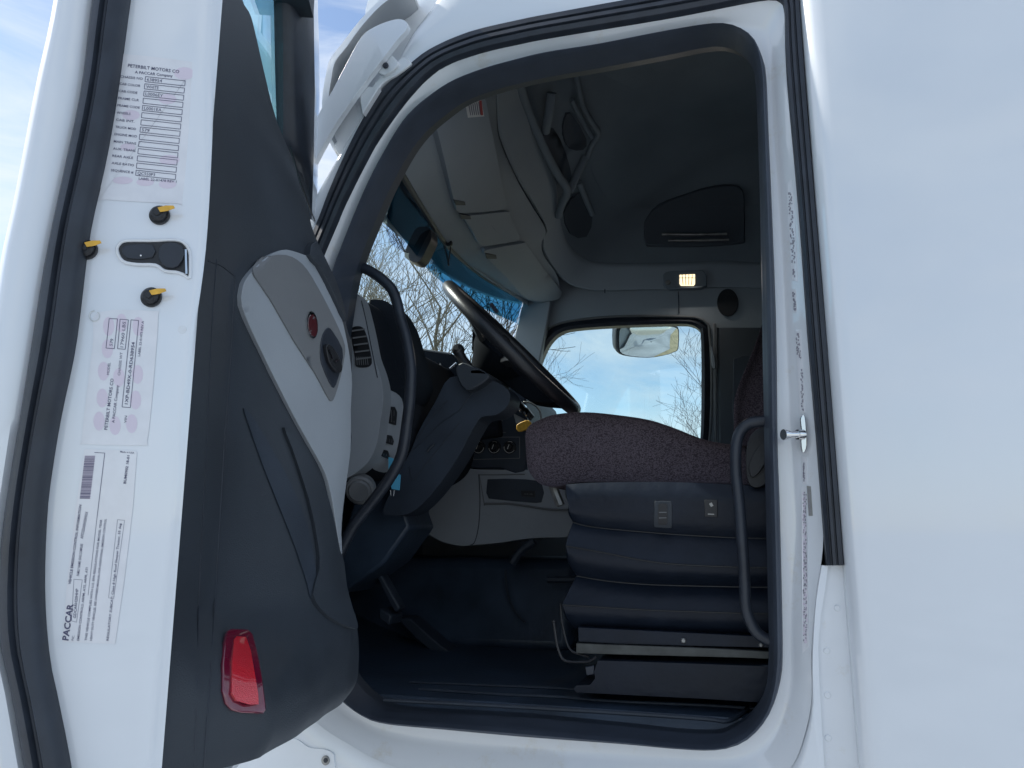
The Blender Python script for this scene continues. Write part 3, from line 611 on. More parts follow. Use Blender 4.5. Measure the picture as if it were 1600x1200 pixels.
while y < 779:
    h_ = random.choice((.5, .8, 1.2)); t = (y - 712) / 67; quad(s3, [(133 - 8 * t, y), (149 - 8 * t, y), (149 - 8 * t - .1, y + h_), (133 - 8 * t - .1, y + h_)], EP, .0008, 1); y += h_ + random.choice((.5, .7, 1.0))
line(s3, (148, 707), (164, 708), .8, EP, .0008); line(s3, (164, 708), (152, 808), .8, EP, .0008); line(s3, (152, 808), (138, 930), .6, EP, .0008)
text(s3, 'PACCAR', (107, 1001), (115, 944), 9.5, EP, .0008, bold=.03); text(s3, 'INC.', (115, 1001), (117, 993), 3.6, EP, .0008)
text(s3, 'VEHICLE EMISSION CONTROL INFORMATION', (111, 913), (128, 789), 4, EP, .0008, bold=.02)
text(s3, 'GDCARH20HHP', (119, 966), (123, 920), 4.4, EP, .0008, bold=.01); rect(s3, [(116, 905), (129, 906), (120, 972), (112, 970)], .5, EP, .0008); text(s3, 'FAMILY NAME: GHG COMPLIES', (124, 900), (130, 850), 4, EP, .0008, bold=.01)
text(s3, 'APCGDARH20HXX', (130, 842), (138, 800), 4.4, EP, .0008, bold=.01)
text(s3, 'EMISSION CONTROLS: ARFM, ATS, ARFR, ATI', (124, 1001), (138, 887), 3.6, EP, .0008, bold=.012)
text(s3, 'THIS VEHICLE COMPLIES WITH U.S. EPA REGULATIONS FOR MODEL YEAR', (136, 1001), (160, 812), 3.4, EP, .0008, bold=.012); text(s3, 'HEAVY DUTY VEHICLES. SEE OWNERS MANUAL FOR ADDITIONAL EMISSION CONTROL', (144, 1001), (167, 811), 3.4, EP, .0008, bold=.012)
text(s3, 'REGULATORY SUBCAT: Class 8 High Roof Sleeper Tractor, 55 deg', (170, 1001), (190, 818), 3.6, EP, .0008, bold=.012); rect(s3, [(184, 812), (195, 813), (178, 935), (170, 934)], .45, EP, .0008)
text(s3, 'BUM0902 18-01', (197, 756), (203, 712), 4, EP, .0008, bold=.02); text(s3, 'Made in USA', (188, 707), (210, 709), 2.6, EP, .0008, bold=.01)
s3.obj('data_sticker', ['label', 'print', 'pink'], dob, smooth=False, merge=False, label='tall sticker with a barcode at its top')

# ================================================================= CAB INTERIOR SHELL
FY = 1.98
fwin = cr([(828, 640), (836, 590), (848, 556), (859, 535), (874, 521), (898, 514), (964, 509), (1060, 506), (1081, 508), (1091, 514), (1095, 526), (1096, 600), (1094, 690), (1085, 705), (1000, 712), (850, 712), (832, 700)], 3, True)
def grow(px, k, c):
    return [(x + (x - c[0]) / max(1, math.hypot(x - c[0], y - c[1])) * k * (1.15 if abs(x - c[0]) > 90 else 1), y + (y - c[1]) / max(1, math.hypot(x - c[0], y - c[1])) * k) for x, y in px]
wc = (965, 610)
mb = MB(); hole = [PY(x, y, FY) for x, y in fwin]
mb.loops([[V((-1.62, FY, 1.15)), V((2.25, FY, 1.15)), V((2.25, FY, 3.42)), V((-1.02, FY, 3.46)), V((-1.02, FY, 2.78)), V((-1.26, FY, 2.15)), V((-1.62, FY, 2.1))], hole], (0, .05, 0))
mb.obj('far_wall', 'head', T)
mb = MB(); wi = [PY(x, y, FY - .012) for x, y in fwin]; wo = [PY(x, y, FY - .005) for x, y in grow(fwin, 9, wc)]; wo2 = [PY(x, y, FY) for x, y in grow(fwin, 13, wc)]
mb.grid([[p + V((0, .05, 0)) for p in wi], wi, [a.lerp(b, .5) + V((0, -.012, 0)) for a, b in zip(wi, wo)], wo, wo2], cu=True); mb.obj('window_rubber', 'rubber', T, angle=50)
mb = MB(); wo3 = [PY(x, y, FY) for x, y in grow(fwin, 14, wc)]; mb.tube([p + V((0, -.008, 0)) for p in wo3] + [wo3[0] + V((0, -.008, 0))], .006, 8, cap=False); mb.obj('window_bead', 'midgrey', T)
mb = MB(); mb.loops([hole], (0, .005, 0)); [setattr(v, 'y', v.y + .02) for v in mb.v]; mb.obj('side_window', 'glass', T)
# bright sunlit strip on the far B pillar (seat belt guide) and belt
mb = MB(); mb.prism([PY(x, y, 1.93) for x, y in cr([(1111, 540), (1117, 560), (1118, 575), (1113, 573), (1111, 560)], 2, True)], (0, .02, 0)); mb.obj('belt_guide', 'grey', T, bevel=.003)
mb = MB(); mb.prism([PY(x, y, 1.95) for x, y in [(1114, 505), (1119, 505), (1120, 695), (1116, 695)]], (0, .02, 0)); mb.obj('pillar_moulding', 'midgrey', T, bevel=.003)
# far pillar cover
mb = MB(); q = [(1122, 500), (1150, 498), (1180, 505), (1210, 520)]; 
mb.grid([[PY(1120, 512, 1.975), PY(1124, 512, 1.95), PY(1160, 512, 1.93), PY(1215, 512, 1.93)], [PY(1122, 720, 1.95), PY(1126, 720, 1.90), PY(1162, 720, 1.88), PY(1217, 720, 1.88)]]); mb.obj('pillar_cover', 'doortrim', T)
# rear, floor, firewall, near liner
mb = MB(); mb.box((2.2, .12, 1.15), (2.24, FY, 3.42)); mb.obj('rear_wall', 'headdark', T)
fl = MB(); fr_rows = []
FYS = [(.085, -.035), (.13, -.03), (.14, 0), (.5, 0), (1, 0), (1.5, 0), (FY, 0)]
fl.grid([[V((x, y, z + dz)) for y, dz in FYS] for x, z in ((-1.62, 1.45), (-1.45, 1.30), (-1.2, 1.215), (-.9, 1.2), (2.2, 1.2))])
fl.obj('floor', 'floor', T)
mb = MB(); mb.box((-1.66, .03, 1.15), (-1.60, FY, 2.12)); mb.obj('firewall', 'floor', T)
# rib details of the sill plate
sl = MB()
def zline(pts, w0, h_, z): 
    P = [PZ(x, y, z) for x, y in pts]; sl.tube(cr([tuple(p) for p in P], 3), h_, 8)
zline([(655, 1077), (780, 1085), (870, 1089), (960, 1096), (1100, 1102), (1190, 1108)], 0, .004, 1.203)
zline([(600, 1094), (760, 1102), (900, 1110), (1030, 1118), (1110, 1124), (1135, 1127), (1155, 1118), (1175, 1100)], 0, .005, 1.203)
zline([(640, 1066), (760, 1071), (880, 1076), (990, 1083), (1180, 1092)], 0, .003, 1.203)
sl.obj('sill_plate', 'black', T)
# near side liner (inside the skin, round the opening)
_, hl = aligned(SO, SI, .035, .095, 220)
mb = MB(); far_ = []
for p in hl:
    v = V((p.x + .42, 0, p.z - 1.95)); 
    k = min((1.25 + (1.15 if v.x > 0 else 0)) / max(1e-6, abs(v.x)) if v.x > 0 else (1.2 / max(1e-6, abs(v.x))), (1.45 if v.z > 0 else .78) / max(1e-6, abs(v.z)))
    q = V((-.42 + v.x * k, .11, 1.95 + v.z * k)); q.x = max(q.x, -1.62 if q.z < 2.15 else -1.28 + (q.z - 2.15) * .43); far_.append(q)
mb.grid([[V((p.x, .094, p.z)) for p in hl], [V((p.x, .135, p.z)).lerp(q, .02) for p, q in zip(hl, far_)], far_], cu=True); mb.obj('near_liner', 'black', T, angle=50)

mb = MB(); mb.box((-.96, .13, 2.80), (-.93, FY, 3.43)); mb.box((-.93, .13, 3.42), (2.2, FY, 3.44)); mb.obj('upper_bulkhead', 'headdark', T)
# ---- headliner / overhead console
C1 = [(590, 190, .12), (607, 235, .15), (632, 280, .3), (675, 350, .75), (702, 387, 1.0), (745, 425, 1.4), (780, 447, 1.65), (817, 466, 1.95)]
C2 = [(735, 60, .25), (745, 110, .35), (752, 150, .45), (760, 200, .6), (775, 262, .85), (785, 325, 1.1), (806, 368, 1.3), (840, 418, 1.6), (876, 464, 1.95)]
C3 = [(775, 60, .45), (776, 110, .55), (775, 155, .65), (776, 180, .75), (780, 217, .85), (807, 280, 1.1), (833, 325, 1.35), (853, 360, 1.5), (846, 380, 1.55), (850, 400, 1.62), (870, 430, 1.78), (890, 448, 1.87), (920, 456, 1.92), (946, 458, 1.94), (1030, 456, 1.96), (1120, 453, 1.97), (1174, 454, 1.97), (1260, 456, 1.97)]
C5 = [(800, 60, .6), (806, 110, .7), (812, 136, .8), (819, 161, .9), (831, 192, 1.0), (850, 240, 1.2), (868, 290, 1.4), (872, 330, 1.55), (878, 362, 1.66), (889, 385, 1.75), (910, 404, 1.83), (940, 413, 1.88), (1030, 413, 1.92), (1120, 410, 1.94), (1150, 410, 1.95), (1174, 412, 1.95), (1260, 412, 1.95)]
C6 = [(890, 60, .9), (897, 110, 1.05), (905, 145, 1.15), (918, 180, 1.28), (930, 208, 1.38), (921, 235, 1.45), (922, 262, 1.52), (931, 288, 1.62), (948, 314, 1.75), (971, 325, 1.82), (1020, 325, 1.9), (1110, 322, 1.94), (1174, 320, 1.96), (1260, 320, 1.96)]
def K(c, n=60): return resamp([PY(*p) for p in cr(c, 5)], n)
def Kz(c, ts, n=60): return K(c, n)
k3a = K(C3[:11] + [(876, 462, 1.95)])
f1 = MB(); a, b = K(C1), K(C2)
mid = [p.lerp(q, .5) + V((.0, 0, -.035)) for p, q in zip(a, b)]
nb = V((.1, 0, -1))
f1.grid(dense([[p + V((-.03, 0, .03)) for p in a], a, [p.lerp(q, .12) + V((.0, 0, -.018)) for p, q in zip(a, b)], mid, [p.lerp(q, .9) + V((0, 0, -.012)) for p, q in zip(a, b)], b], 4))
k3b = k3a
f1.grid(dense([b, [p.lerp(q, .3) + V((0, 0, .012)) for p, q in zip(b, k3b)], [p.lerp(q, .9) for p, q in zip(b, k3b)], k3b], 4))
f1.obj('overhead_console', 'head', T, angle=60); oproj = bproj(f1.bvh())
f2 = MB(); a, b, c = K(C3), K(C5), K(C6)
top = resamp([V((-.35, .5, 3.38)), V((-.3, .9, 3.40)), V((-.1, 1.3, 3.41)), V((.3, 1.5, 3.41)), V((.9, 1.6, 3.41)), V((1.6, 1.6, 3.4))], 60)
f2.grid([[p + V((0, .004, .012)) for p in a], [p.lerp(q, .12) + V((0, -.008, -.004)) for p, q in zip(a, b)], [p.lerp(q, .85) + V((0, -.01, 0)) for p, q in zip(a, b)], b, [q + V((0, .012, .012)) for q in b]])
f2.obj('headliner', 'head', T, angle=40)
f2 = MB()
rb = [q + V((0, .012, .012)) for q in b]; rc = [p.lerp(q, .5) + V((-.03, .02, .03)) for p, q in zip(b, c)]
f2.grid(dense([rb, rc, c, [p.lerp(q, .06) + V((0, 0, -.006)) for p, q in zip(c, top)], [p.lerp(q, .5) + V((0, 0, .06)) for p, q in zip(c, top)], top], 3))
f2.grid([top, [V((p.x, .12, 3.40)) for p in top]])
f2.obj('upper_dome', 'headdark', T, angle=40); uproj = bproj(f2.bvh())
# shelf rails and struts of the overhead shelf
rl = MB()
for L_, r0 in (([(812, 110, .72), (814, 136, .8), (821, 161, .9), (833, 192, 1.0), (852, 236, 1.15), (871, 272, 1.3), (886, 296, 1.4), (878, 318, 1.48), (872, 338, 1.55)], .018), ([(899, 100, .95), (903, 130, 1.02), (911, 165, 1.12), (924, 190, 1.2), (935, 208, 1.28), (925, 225, 1.34), (918, 245, 1.42)], .012), ([(893, 156, 1.1), (908, 185, 1.2), (926, 216, 1.28)], .011), ([(905, 285, 1.5), (915, 310, 1.6), (926, 335, 1.7)], .014)):
    rl.tube([PY(*p) for p in cr(L_, 4)], r0, 10)
for L_, r0 in (([(862, 145, .95), (858, 175, 1.0), (852, 205, 1.1)], .02), ([(889, 300, 1.45), (915, 245, 1.42)], .018)):
    rl.tube([PY(*p) for p in cr(L_, 4)], r0, 10)
rl.obj('shelf_rail', 'headdark', T)
sh = MB()   # dark patches, the shade of the shelf openings put into their colour
sh.patch(cr([(845, 215), (862, 200), (882, 240), (893, 280), (885, 292), (866, 262)], 2, True), uproj, .01, .02); sh.patch(cr([(880, 185), (890, 175), (915, 215), (910, 232), (888, 230), (878, 210)], 2, True), uproj, .01, .02); sh.patch(cr([(880, 330), (905, 300), (925, 335), (915, 370), (890, 365)], 2, True), uproj, .008, .02)
sh.patch(cr([(815, 260), (822, 235), (845, 262), (862, 300), (858, 330), (838, 310)], 2, True), oproj, .004, .01)
sh.obj('shelf_shade_patch', 'recess_shade', T, bevel=.004)
# cabinet doors with latches
def cab(poly, latches):
    c_ = MB(); c_.patch(cr(poly, 3, True) if len(poly) > 5 else poly, oproj, .022, .034, step=8); co_ = c_.obj('cabinet_door', 'head', T, bevel=.003, seg=3)
    for (x, y) in latches:
        l = MB(); l.patch([(x - 9, y - 5), (x + 8, y - 1), (x + 9, y + 4), (x - 6, y + 3)], oproj, .026, .008); l.obj('latch', 'black', co_, bevel=.001)
cab([(664, 165), (675, 152), (700, 138), (735, 128), (748, 150), (756, 185), (768, 240), (780, 300), (784, 318), (778, 324), (740, 327), (712, 326), (704, 310), (694, 275), (678, 215)], [(711, 310)])
cab([(719, 334), (740, 331), (785, 328), (790, 334), (805, 366), (803, 372), (770, 378), (750, 379), (742, 374), (730, 352)], [(720, 332)])
cab([(751, 388), (770, 383), (810, 377), (818, 382), (840, 415), (866, 446), (872, 458), (864, 464), (835, 464), (815, 455), (790, 428), (765, 405)], [(762, 394)])
# warning label on the first cabinet
wl = MB(); quad(wl, [(717, 161), (742, 152), (747, 178), (721, 180)], oproj, .0235, 0)
for i in range(6): line(wl, (722 + i * 3.1, 160 - i * .9), (725 + i * 3.1, 176 - i * .2), 1.1, oproj, .0245, 1)
quad(wl, [(738, 154), (742, 153), (745, 176), (741, 176)], oproj, .0245, 2)
wl.obj('warning_label', ['white', 'print', 'printred'], T, smooth=False, merge=False)
# skylight cubby in far upper wall, its shaded opening painted as a dark patch; rod
cb = MB(); cb.patch(cr([(1008, 380), (1006, 355), (1010, 340), (1030, 318), (1070, 303), (1105, 292), (1140, 288), (1160, 296), (1163, 330), (1163, 372), (1158, 381), (1100, 386), (1020, 386)], 3, True), uproj, .022, .03); cbo = cb.obj('cubby', 'recess_shade', T, bevel=.004)
cb = MB(); cb.tube([uproj(x, y)[0] + uproj(x, y)[1] * .035 for x, y in [(1034, 370), (1080, 371), (1135, 370)]], .007, 10); cb.tube([uproj(x, y)[0] + uproj(x, y)[1] * .032 for x, y in [(1044, 380), (1090, 380), (1138, 379)]], .006, 10); cb.obj('curtain_rod', 'steel', cbo)
# reading light
HP = yproj(1.93)
rl = MB(); rl.patch([(1041 + 0, 424), (1098, 422), (1104, 430), (1104, 446), (1096, 450), (1046, 452), (1036, 446), (1036, 430)], HP, .004, .03); ro_ = rl.obj('reading_light', 'headdark', T, bevel=.003)
rl = MB(); rl.patch([(1062, 430), (1086, 429), (1086, 444), (1084, 447), (1064, 447), (1062, 444)], HP, .007, .004, step=6); rl.obj('light_lens', 'lamp', ro_, bevel=.001)
ld = bpy.data.lights.new('reading_lamp', 'AREA'); ld.shape = 'RECTANGLE'; ld.size = .06; ld.size_y = .03; ld.energy = .35; ld.color = (1, .93, .85)
lo = bpy.data.objects.new('reading_lamp', ld); sc.collection.objects.link(lo); lo.location = HP(1074, 438)[0] + V((0, -.03, 0)); lo.rotation_euler = V((0, 1, .75)).to_track_quat('Z', 'Y').to_euler()
rl = MB()
for i in range(4): line(rl, (1066 + i * 5.3, 430), (1067.5 + i * 4.4, 446), 1.0, HP, .0085, 0)
line(rl, (1062, 435), (1086, 435), .8, HP, .0085, 0); rl.obj('lens_grille', 'steel', ro_)
rl = MB(); rl.cyl(HP(1044, 442)[0] + V((0, -.004, 0)), (0, -1, 0), .012, .008, 20, bev=.003); rl.obj('light_switch', 'lampd', ro_)
# speaker
sp = MB(); sp.cyl(PY(1137, 473, 1.975), (0, -1, 0), .068, .005, 40, bev=.003, ell=.72, upv=V((1, 0, 0))); sp.obj('speaker', 'speaker', T)
# liner seams
for L_ in ([(946, 412), (945, 458)], [(1060, 456), (1061, 490)], [(820, 500), (842, 514), (855, 519)]):
    se = MB(); se.tube([PY(x, y, 1.972 if y > 458 else 1.925) for x, y in cr(L_, 5)], .0025, 6); se.obj('liner_seam', 'black', T)
se = MB(); se.patch(cr([(1146, 575), (1150, 560), (1175, 555), (1200, 560), (1200, 700), (1150, 700)], 2, True), yproj(1.87), .01, .02); se.obj('bunk_cover', 'black', T, bevel=.004)

# ---- windscreen
ws = MB(); WT = [(590, 190, .12), (607, 235, .15), (632, 280, .3), (675, 350, .75), (702, 387, 1.0), (745, 425, 1.4), (780, 447, 1.65), (817, 466, 1.95)]
wt = resamp([PY(*p) for p in cr(WT, 5)], 24); wb = []
for p in wt:
    s = (p.y - .12) / 1.83; wb.append(V((-1.24 - .14 * math.sin(math.pi * min(1, max(0, s))), p.y, 2.12)))
ws.grid([wt] + [[p.lerp(q, t) for p, q in zip(wt, wb)] for t in (.1, .2, .3, .4, .55, .7, .85, 1)]); 
ws.obj('windscreen', 'glass', T)
tb_ = MB(); tb_.grid([[p + V((.004, 0, 0)) for p in wt], [p.lerp(q, .10) + V((.004, 0, 0)) for p, q in zip(wt, wb)], [p.lerp(q, .20) + V((.004, 0, 0)) for p, q in zip(wt, wb)]]); tb_.obj('shade_band', 'tint', T)
vs_ = MB(); vs_.tube(wt, .012, 8); vs_.obj('windscreen_seal', 'rubber', T)
# far pillar
fp = MB(); fp.prism([PY(x, y, 1.93) for x, y in [(820, 462), (862, 462), (852, 520), (842, 570), (828, 640), (780, 640), (806, 515)]], (0, .05, 0)); fp.obj('far_pillar', 'head', T, bevel=.006)
# dash camera and its mount
dc = MB(); dc.prism([PY(x, y, .75) for x, y in cr([(650, 357), (660, 354), (672, 357), (674, 372), (668, 386), (660, 402), (652, 410), (640, 407), (632, 400), (635, 386), (642, 370)], 3, True)], (0, .06, 0)); dco = dc.obj('rear_view_camera', 'leather', T, bevel=.008, seg=3)
dc = MB(); dc.tube([PY(664, 358, .78), PY(672, 350, .84), PY(682, 350, .9)], .006, 8); dc.tube([PY(x, y, .95) for x, y in cr([(682, 352), (690, 372), (697, 395), (701, 415)], 3)], .004, 8); dc.tube([PY(x, y, .95) for x, y in cr([(705, 375), (703, 395), (700, 414)], 3)], .0025, 8)
dc.patch(cr([(690, 372), (700, 370), (706, 378), (703, 384), (692, 382)], 2, True), yproj(.94), .0, .01); dc.obj('mirror_mount', 'leather', dco)
st_ = MB(); SPj = lambda x, y: (PY(x, y, 1.78), V((0, -1, 0)))
st_.patch([(763, 478), (770, 473), (786, 494), (782, 500)], SPj, .01, .003, m=0); quad(st_, [(765, 476), (770, 474), (780, 488), (776, 491)], SPj, .012, 1); st_.obj('window_sticker', ['white', 'printred'], T)

# ---- dashboard
Y0, Y1 = .16, 1.92
DPx = [(545, 452), (552, 455), (562, 466), (569, 490), (576, 520), (583, 555), (592, 580), (598, 606), (598, 630), (594, 660), (590, 688), (584, 706), (575, 722), (560, 736), (540, 748)]
prof_ = [PY(x, y, Y0) for x, y in cr(DPx, 3)]
back = [V((-1.58, Y0, 1.70)), V((-1.58, Y0, 2.12)), V((-1.36, Y0, 2.19)), V((-1.22, Y0, 2.30))]
ds = MB(); sect = prof_ + back
ds.loops([sect], (0, .05, 0)); ds.obj('dash_end', 'grey', T, bevel=.006, seg=3)
ds = MB(); s2_ = [V((p.x - .012, 0, p.z + (.0 if p.z > 1.9 else .02))) for p in sect]
ds.loops([[V((p.x, .21, p.z)) for p in s2_]], (0, .27, 0)); ds.loops([[V((p.x, .479, p.z - max(0, p.z - 2.05) * .34)) for p in s2_]], (0, Y1 - .48, 0)); dproj = bproj(ds.bvh()); ds.obj('dashboard', 'dash', T, bevel=.006)
# instrument hood
hd = MB(); hp = [(577, 474), (582, 468), (592, 468), (602, 470), (610, 476), (618, 488), (626, 504), (632, 522), (638, 545), (646, 575), (650, 600), (632, 630), (600, 640), (590, 600), (580, 530)]
hd.prism([PY(x, y, .34) for x, y in cr(hp, 2, True)], (0, .13, 0)); ho = hd.obj('instrument_hood', 'dash', T, bevel=.012, seg=3)
# dash grille slats behind the column
gr = MB(); Pg = lambda x, y: (PY(x, y, .60), V((0, -1, 0)))
gr.prism([PY(x, y, .9) for x, y in [(645, 545), (705, 552), (735, 572), (770, 600), (780, 680), (640, 700), (640, 600)]], (0, .3, 0)); gr.obj('centre_hood', 'dash', T, bevel=.008)
gr = MB()
for i in range(5): gr.tube([PY(652 + i * 9, 560 + i * 2.0, .89), PY(656 + i * 9, 580 + i * 2, .88), PY(664 + i * 9, 618 + i * 2, .88)], .003, 6)
gr.tube([PY(650, 545, .9), PY(705, 553, .9)], .004, 6); gr.tube([PY(651, 575, .87), PY(668, 625, .87)], .004, 6); gr.obj('dash_slats', 'midgrey', T)
# air vent in the dash end (round-ended, with louvres)
EN = yproj(Y0)
vt = MB(); vt.patch(cr([(549, 525), (550, 514), (557, 510), (567, 512), (573, 524), (578, 545), (581, 562), (580, 570), (573, 574), (557, 573), (555, 560)], 3, True), EN, .0025, .004, step=8); vo_ = vt.obj('air_vent', 'leather', T, bevel=.001)
vt = MB()
for i in range(5): line(vt, (551 + i * 1.7, 518 + i * 11), (572 + i * 2.3, 515 + i * 11), 2.4, EN, .006, 0)
for i in range(7): line(vt, (556 + i * 3.2, 558), (556.5 + i * 3.4, 571), 1.0, EN, .0065, 0)
vt.obj('louvre', 'midgrey', vo_)
sm = MB()
for L_ in ([(528, 655), (548, 673), (546, 715)], [(565, 470), (572, 500), (580, 540), (590, 590)]): sm.tube([EN(x, y)[0] + V((0, -.001, 0)) for x, y in cr(L_, 4)], .0012, 6)
sm.obj('seam_line', 'rubber', T)
# switch bank beyond the dash end
EN2 = dproj
sb = MB(); sb.patch(cr([(596, 612), (610, 612), (625, 624), (627, 650), (622, 690), (612, 720), (604, 735), (585, 732), (580, 722), (592, 690), (596, 660)], 3, True), EN2, .006, .02, step=9); sbo = sb.obj('switch_bank', 'grey', T, bevel=.003)
for (a, b, c_, d_) in ((597, 634, 18, 30), (594, 678, 16, 16), (590, 700, 14, 14)):
    q = MB(); q.patch([(a, b), (a + c_ * .8, b + 2), (a + c_, b + 10), (a + c_ * .9, b + d_), (a + 3, b + d_ - 4)], EN2, .012, .008, step=8)
    for k in range(3): line(q, (a + 4 + k * 4, b + 5 + k), (a + 4 + k * 4, b + d_ - 6 + k), .8, EN2, .0132, 1)
    q.obj('switch', ['leather', 'midgrey'], sbo, bevel=.001)
kb = MB(); c = PY(565, 762, .20); kb.cyl(c, (.25, -.9, -.35), .040, .03, 36, bev=.006); kb.cyl(c + V((.006, -.022, -.009)), (.25, -.9, -.35), .030, .012, 36, bev=.004); kb.obj('round_vent', 'midgrey', T)
# knee panel and steering column
kn = MB(); kp = [(703, 590), (745, 590), (768, 594), (785, 602), (797, 615), (793, 634), (776, 648), (752, 652), (738, 672), (725, 697), (712, 720), (690, 752), (665, 782), (640, 802), (612, 806), (598, 800), (610, 768), (625, 735), (640, 708), (655, 672), (680, 628)]
kn.prism([PY(x, y, .40) for x, y in cr(kp, 3, True)], (0, .10, 0)); kno = kn.obj('column_cover', 'black', T, bevel=.02, seg=4)
kn = MB(); KPj = yproj(.40)
for L_ in ([(720, 640), (690, 660), (660, 690), (637, 710)], [(718, 660), (690, 695), (665, 725), (645, 750), (640, 728)], [(740, 612), (718, 640)], [(700, 625), (672, 655), (650, 690)]): kn.tube([PY(x, y, .398) for x, y in cr(L_, 4)], .0009, 6)
kn.tube([PY(x, y, .396) for x, y in cr([(668, 706), (672, 700), (679, 694)], 4)], .003, 6)
kn.obj('cover_seam', 'doortrim', kno)
lb = MB(); lb.prism([PY(x, y, .50) for x, y in [(530, 850), (560, 760), (600, 700), (640, 720), (632, 800), (640, 824), (600, 880), (530, 930)]], (0, .2, 0)); lb.obj('lower_panel', 'floor', T, bevel=.01)
kn = MB(); kn.prism([PY(x, y, .36) for x, y in cr([(712, 575), (722, 566), (740, 572), (760, 582), (764, 590), (745, 604), (728, 610), (716, 594)], 2, True)], (0, .2, 0)); kn.obj('column_collar', 'doortrim', kno, bevel=.008)
sk_ = MB(); sk_.tube([PY(x, y, .38) for x, y in cr([(738, 588), (730, 572), (722, 560), (716, 548)], 4)], [.017, .0165, .016, .0155, .015, .0148, .0145, .0142, .014, .014, .0145, .015, .0155], 16); c = PY(716, 547, .38); sk_.ball(c, .019, n=14); sk_.cyl(c + V((0, -.014, .004)), (-.1, -1, .1), .010, .006, 20, bev=.002)
sk_.obj('wiper_stalk', 'leather', kno)
sk_ = MB(); line(sk_, (705, 575), (714, 567), 3, yproj(.37), 0, 0); sk_.tube([PY(703, 576, .37), PY(713, 567, .37)], .003, 8); sk_.obj('stalk_tip', 'chrome', kno)
# steering wheel
Wt, Wb_ = PY(714, 457, .55), PY(893, 637, .55)
cw_ = (Wt + Wb_) / 2; u_ = (Wb_ - Wt).normalized(); Rw = (Wb_ - Wt).length / 2
vd = (cw_ - CAM).normalized(); w2 = (vd - u_ * vd.dot(u_)).normalized(); nw = u_.cross(w2).normalized()
if nw.z < 0: nw = -nw
w2 = (w2 + nw * .045).normalized(); w2 = (w2 - u_ * w2.dot(u_)).normalized(); nw = u_.cross(w2).normalized(); nw = nw if nw.z > 0 else -nw
sw = MB(); sw.tube([cw_ + u_ * Rw * math.cos(t * math.pi / 36) + w2 * Rw * math.sin(t * math.pi / 36) for t in range(73)], .0205, 14, cap=False)
swo = sw.obj('steering_wheel', 'leather', T, angle=80)
hb_ = MB(); dn = -nw
def wr(rad, dep, n=36, sq=1): return [cw_ + dn * dep + u_ * rad * math.cos(t * 2 * math.pi / n) * sq + w2 * rad * math.sin(t * 2 * math.pi / n) for t in range(n)]
hb_.grid([wr(.0, .012), wr(.07, .014), wr(.105, .022), wr(.115, .04), wr(.10, .07), wr(.075, .10), wr(.055, .13), wr(.05, .17), wr(.0, .17)], cu=True); hb_.obj('hub', 'hub', swo)
for ang in (0, 180, 60, -60, 120, 240):
    t = R(ang); e = u_ * math.cos(t) + w2 * math.sin(t); s_ = nw.cross(e)
    sp_ = MB(); wdt = .032 if ang in (0, 180) else .022
    rws = [[cw_ + e * r_ + s_ * wd * wdt + dn * (dp + th) for wd, th in ((-1, 0), (-.6, -.008), (.6, -.008), (1, 0), (.6, .012), (-.6, .012))] for r_, dp in ((.06, .04), (.12, .038), (.17, .02), (Rw - .008, .0))]
    sp_.grid(rws, cu=True); sp_.obj('spoke', 'leather', swo)
hs = MB(); hs.prism([PY(x, y, .50) for x, y in cr([(736, 492), (745, 500), (765, 520), (800, 550), (832, 585), (850, 600), (872, 625), (868, 631), (832, 627), (820, 622), (790, 600), (765, 570), (745, 555), (737, 545), (738, 520)], 2, True)], (0, .10, 0)); hs.obj('wheel_shroud', 'hub', swo, bevel=.02, seg=3)

# ---- centre stack and lower console
CY = .95
cs = MB(); cs.prism([PY(x, y, CY) for x, y in cr([(720, 650), (745, 600), (775, 585), (800, 598), (818, 612), (822, 640), (822, 736), (780, 732), (745, 732), (727, 727), (712, 716)], 2, True)], (0, .5, 0)); cso = cs.obj('centre_stack', 'black', T, bevel=.008)
CP = yproj(CY - .001)
for i, x in enumerate((748.5, 773, 797)):
    k_ = MB(); c = CP(x, 699)[0]; k_.cyl(c, (0, -1, 0), .024, .006, 32, bev=.002, m=0); k_.cyl(c + V((0, -.006, 0)), (0, -1, 0), .015, .016, 28, bev=.003, m=0)
    k_.tube([c + V((math.cos(t) * .0205, -.0068, math.sin(t) * .0205)) for t in [R(200 + 12 * j) - 1.2 * i * .2 for j in range(14)]], .0009, 6, m=1)
    k_.tube([c + V((math.cos(t) * .0205, -.0068, math.sin(t) * .0205)) for t in [R(60 + 12 * j) for j in range(5)]], .0008, 6, m=1)
    k_.tube([c + V((-.003, -.0225, -.008)), c + V((.003, -.0225, .008))], .0012, 6, m=1); k_.obj('climate_knob', ['leather', 'white'], cso)
rd = MB(); rect(rd, [(736, 683), (812, 683), (812, 716), (740, 718)], 1.0, CP, .001, 0); line(rd, (752, 673), (790, 676), 1.2, CP, .001, 0); line(rd, (770, 652), (786, 658), 1.5, CP, .001, 0); line(rd, (766, 645), (772, 648), 1.5, CP, .001, 0); line(rd, (778, 663), (780, 668), 1.5, CP, .001, 0)
rd.obj('stack_markings', 'midgrey', cso)
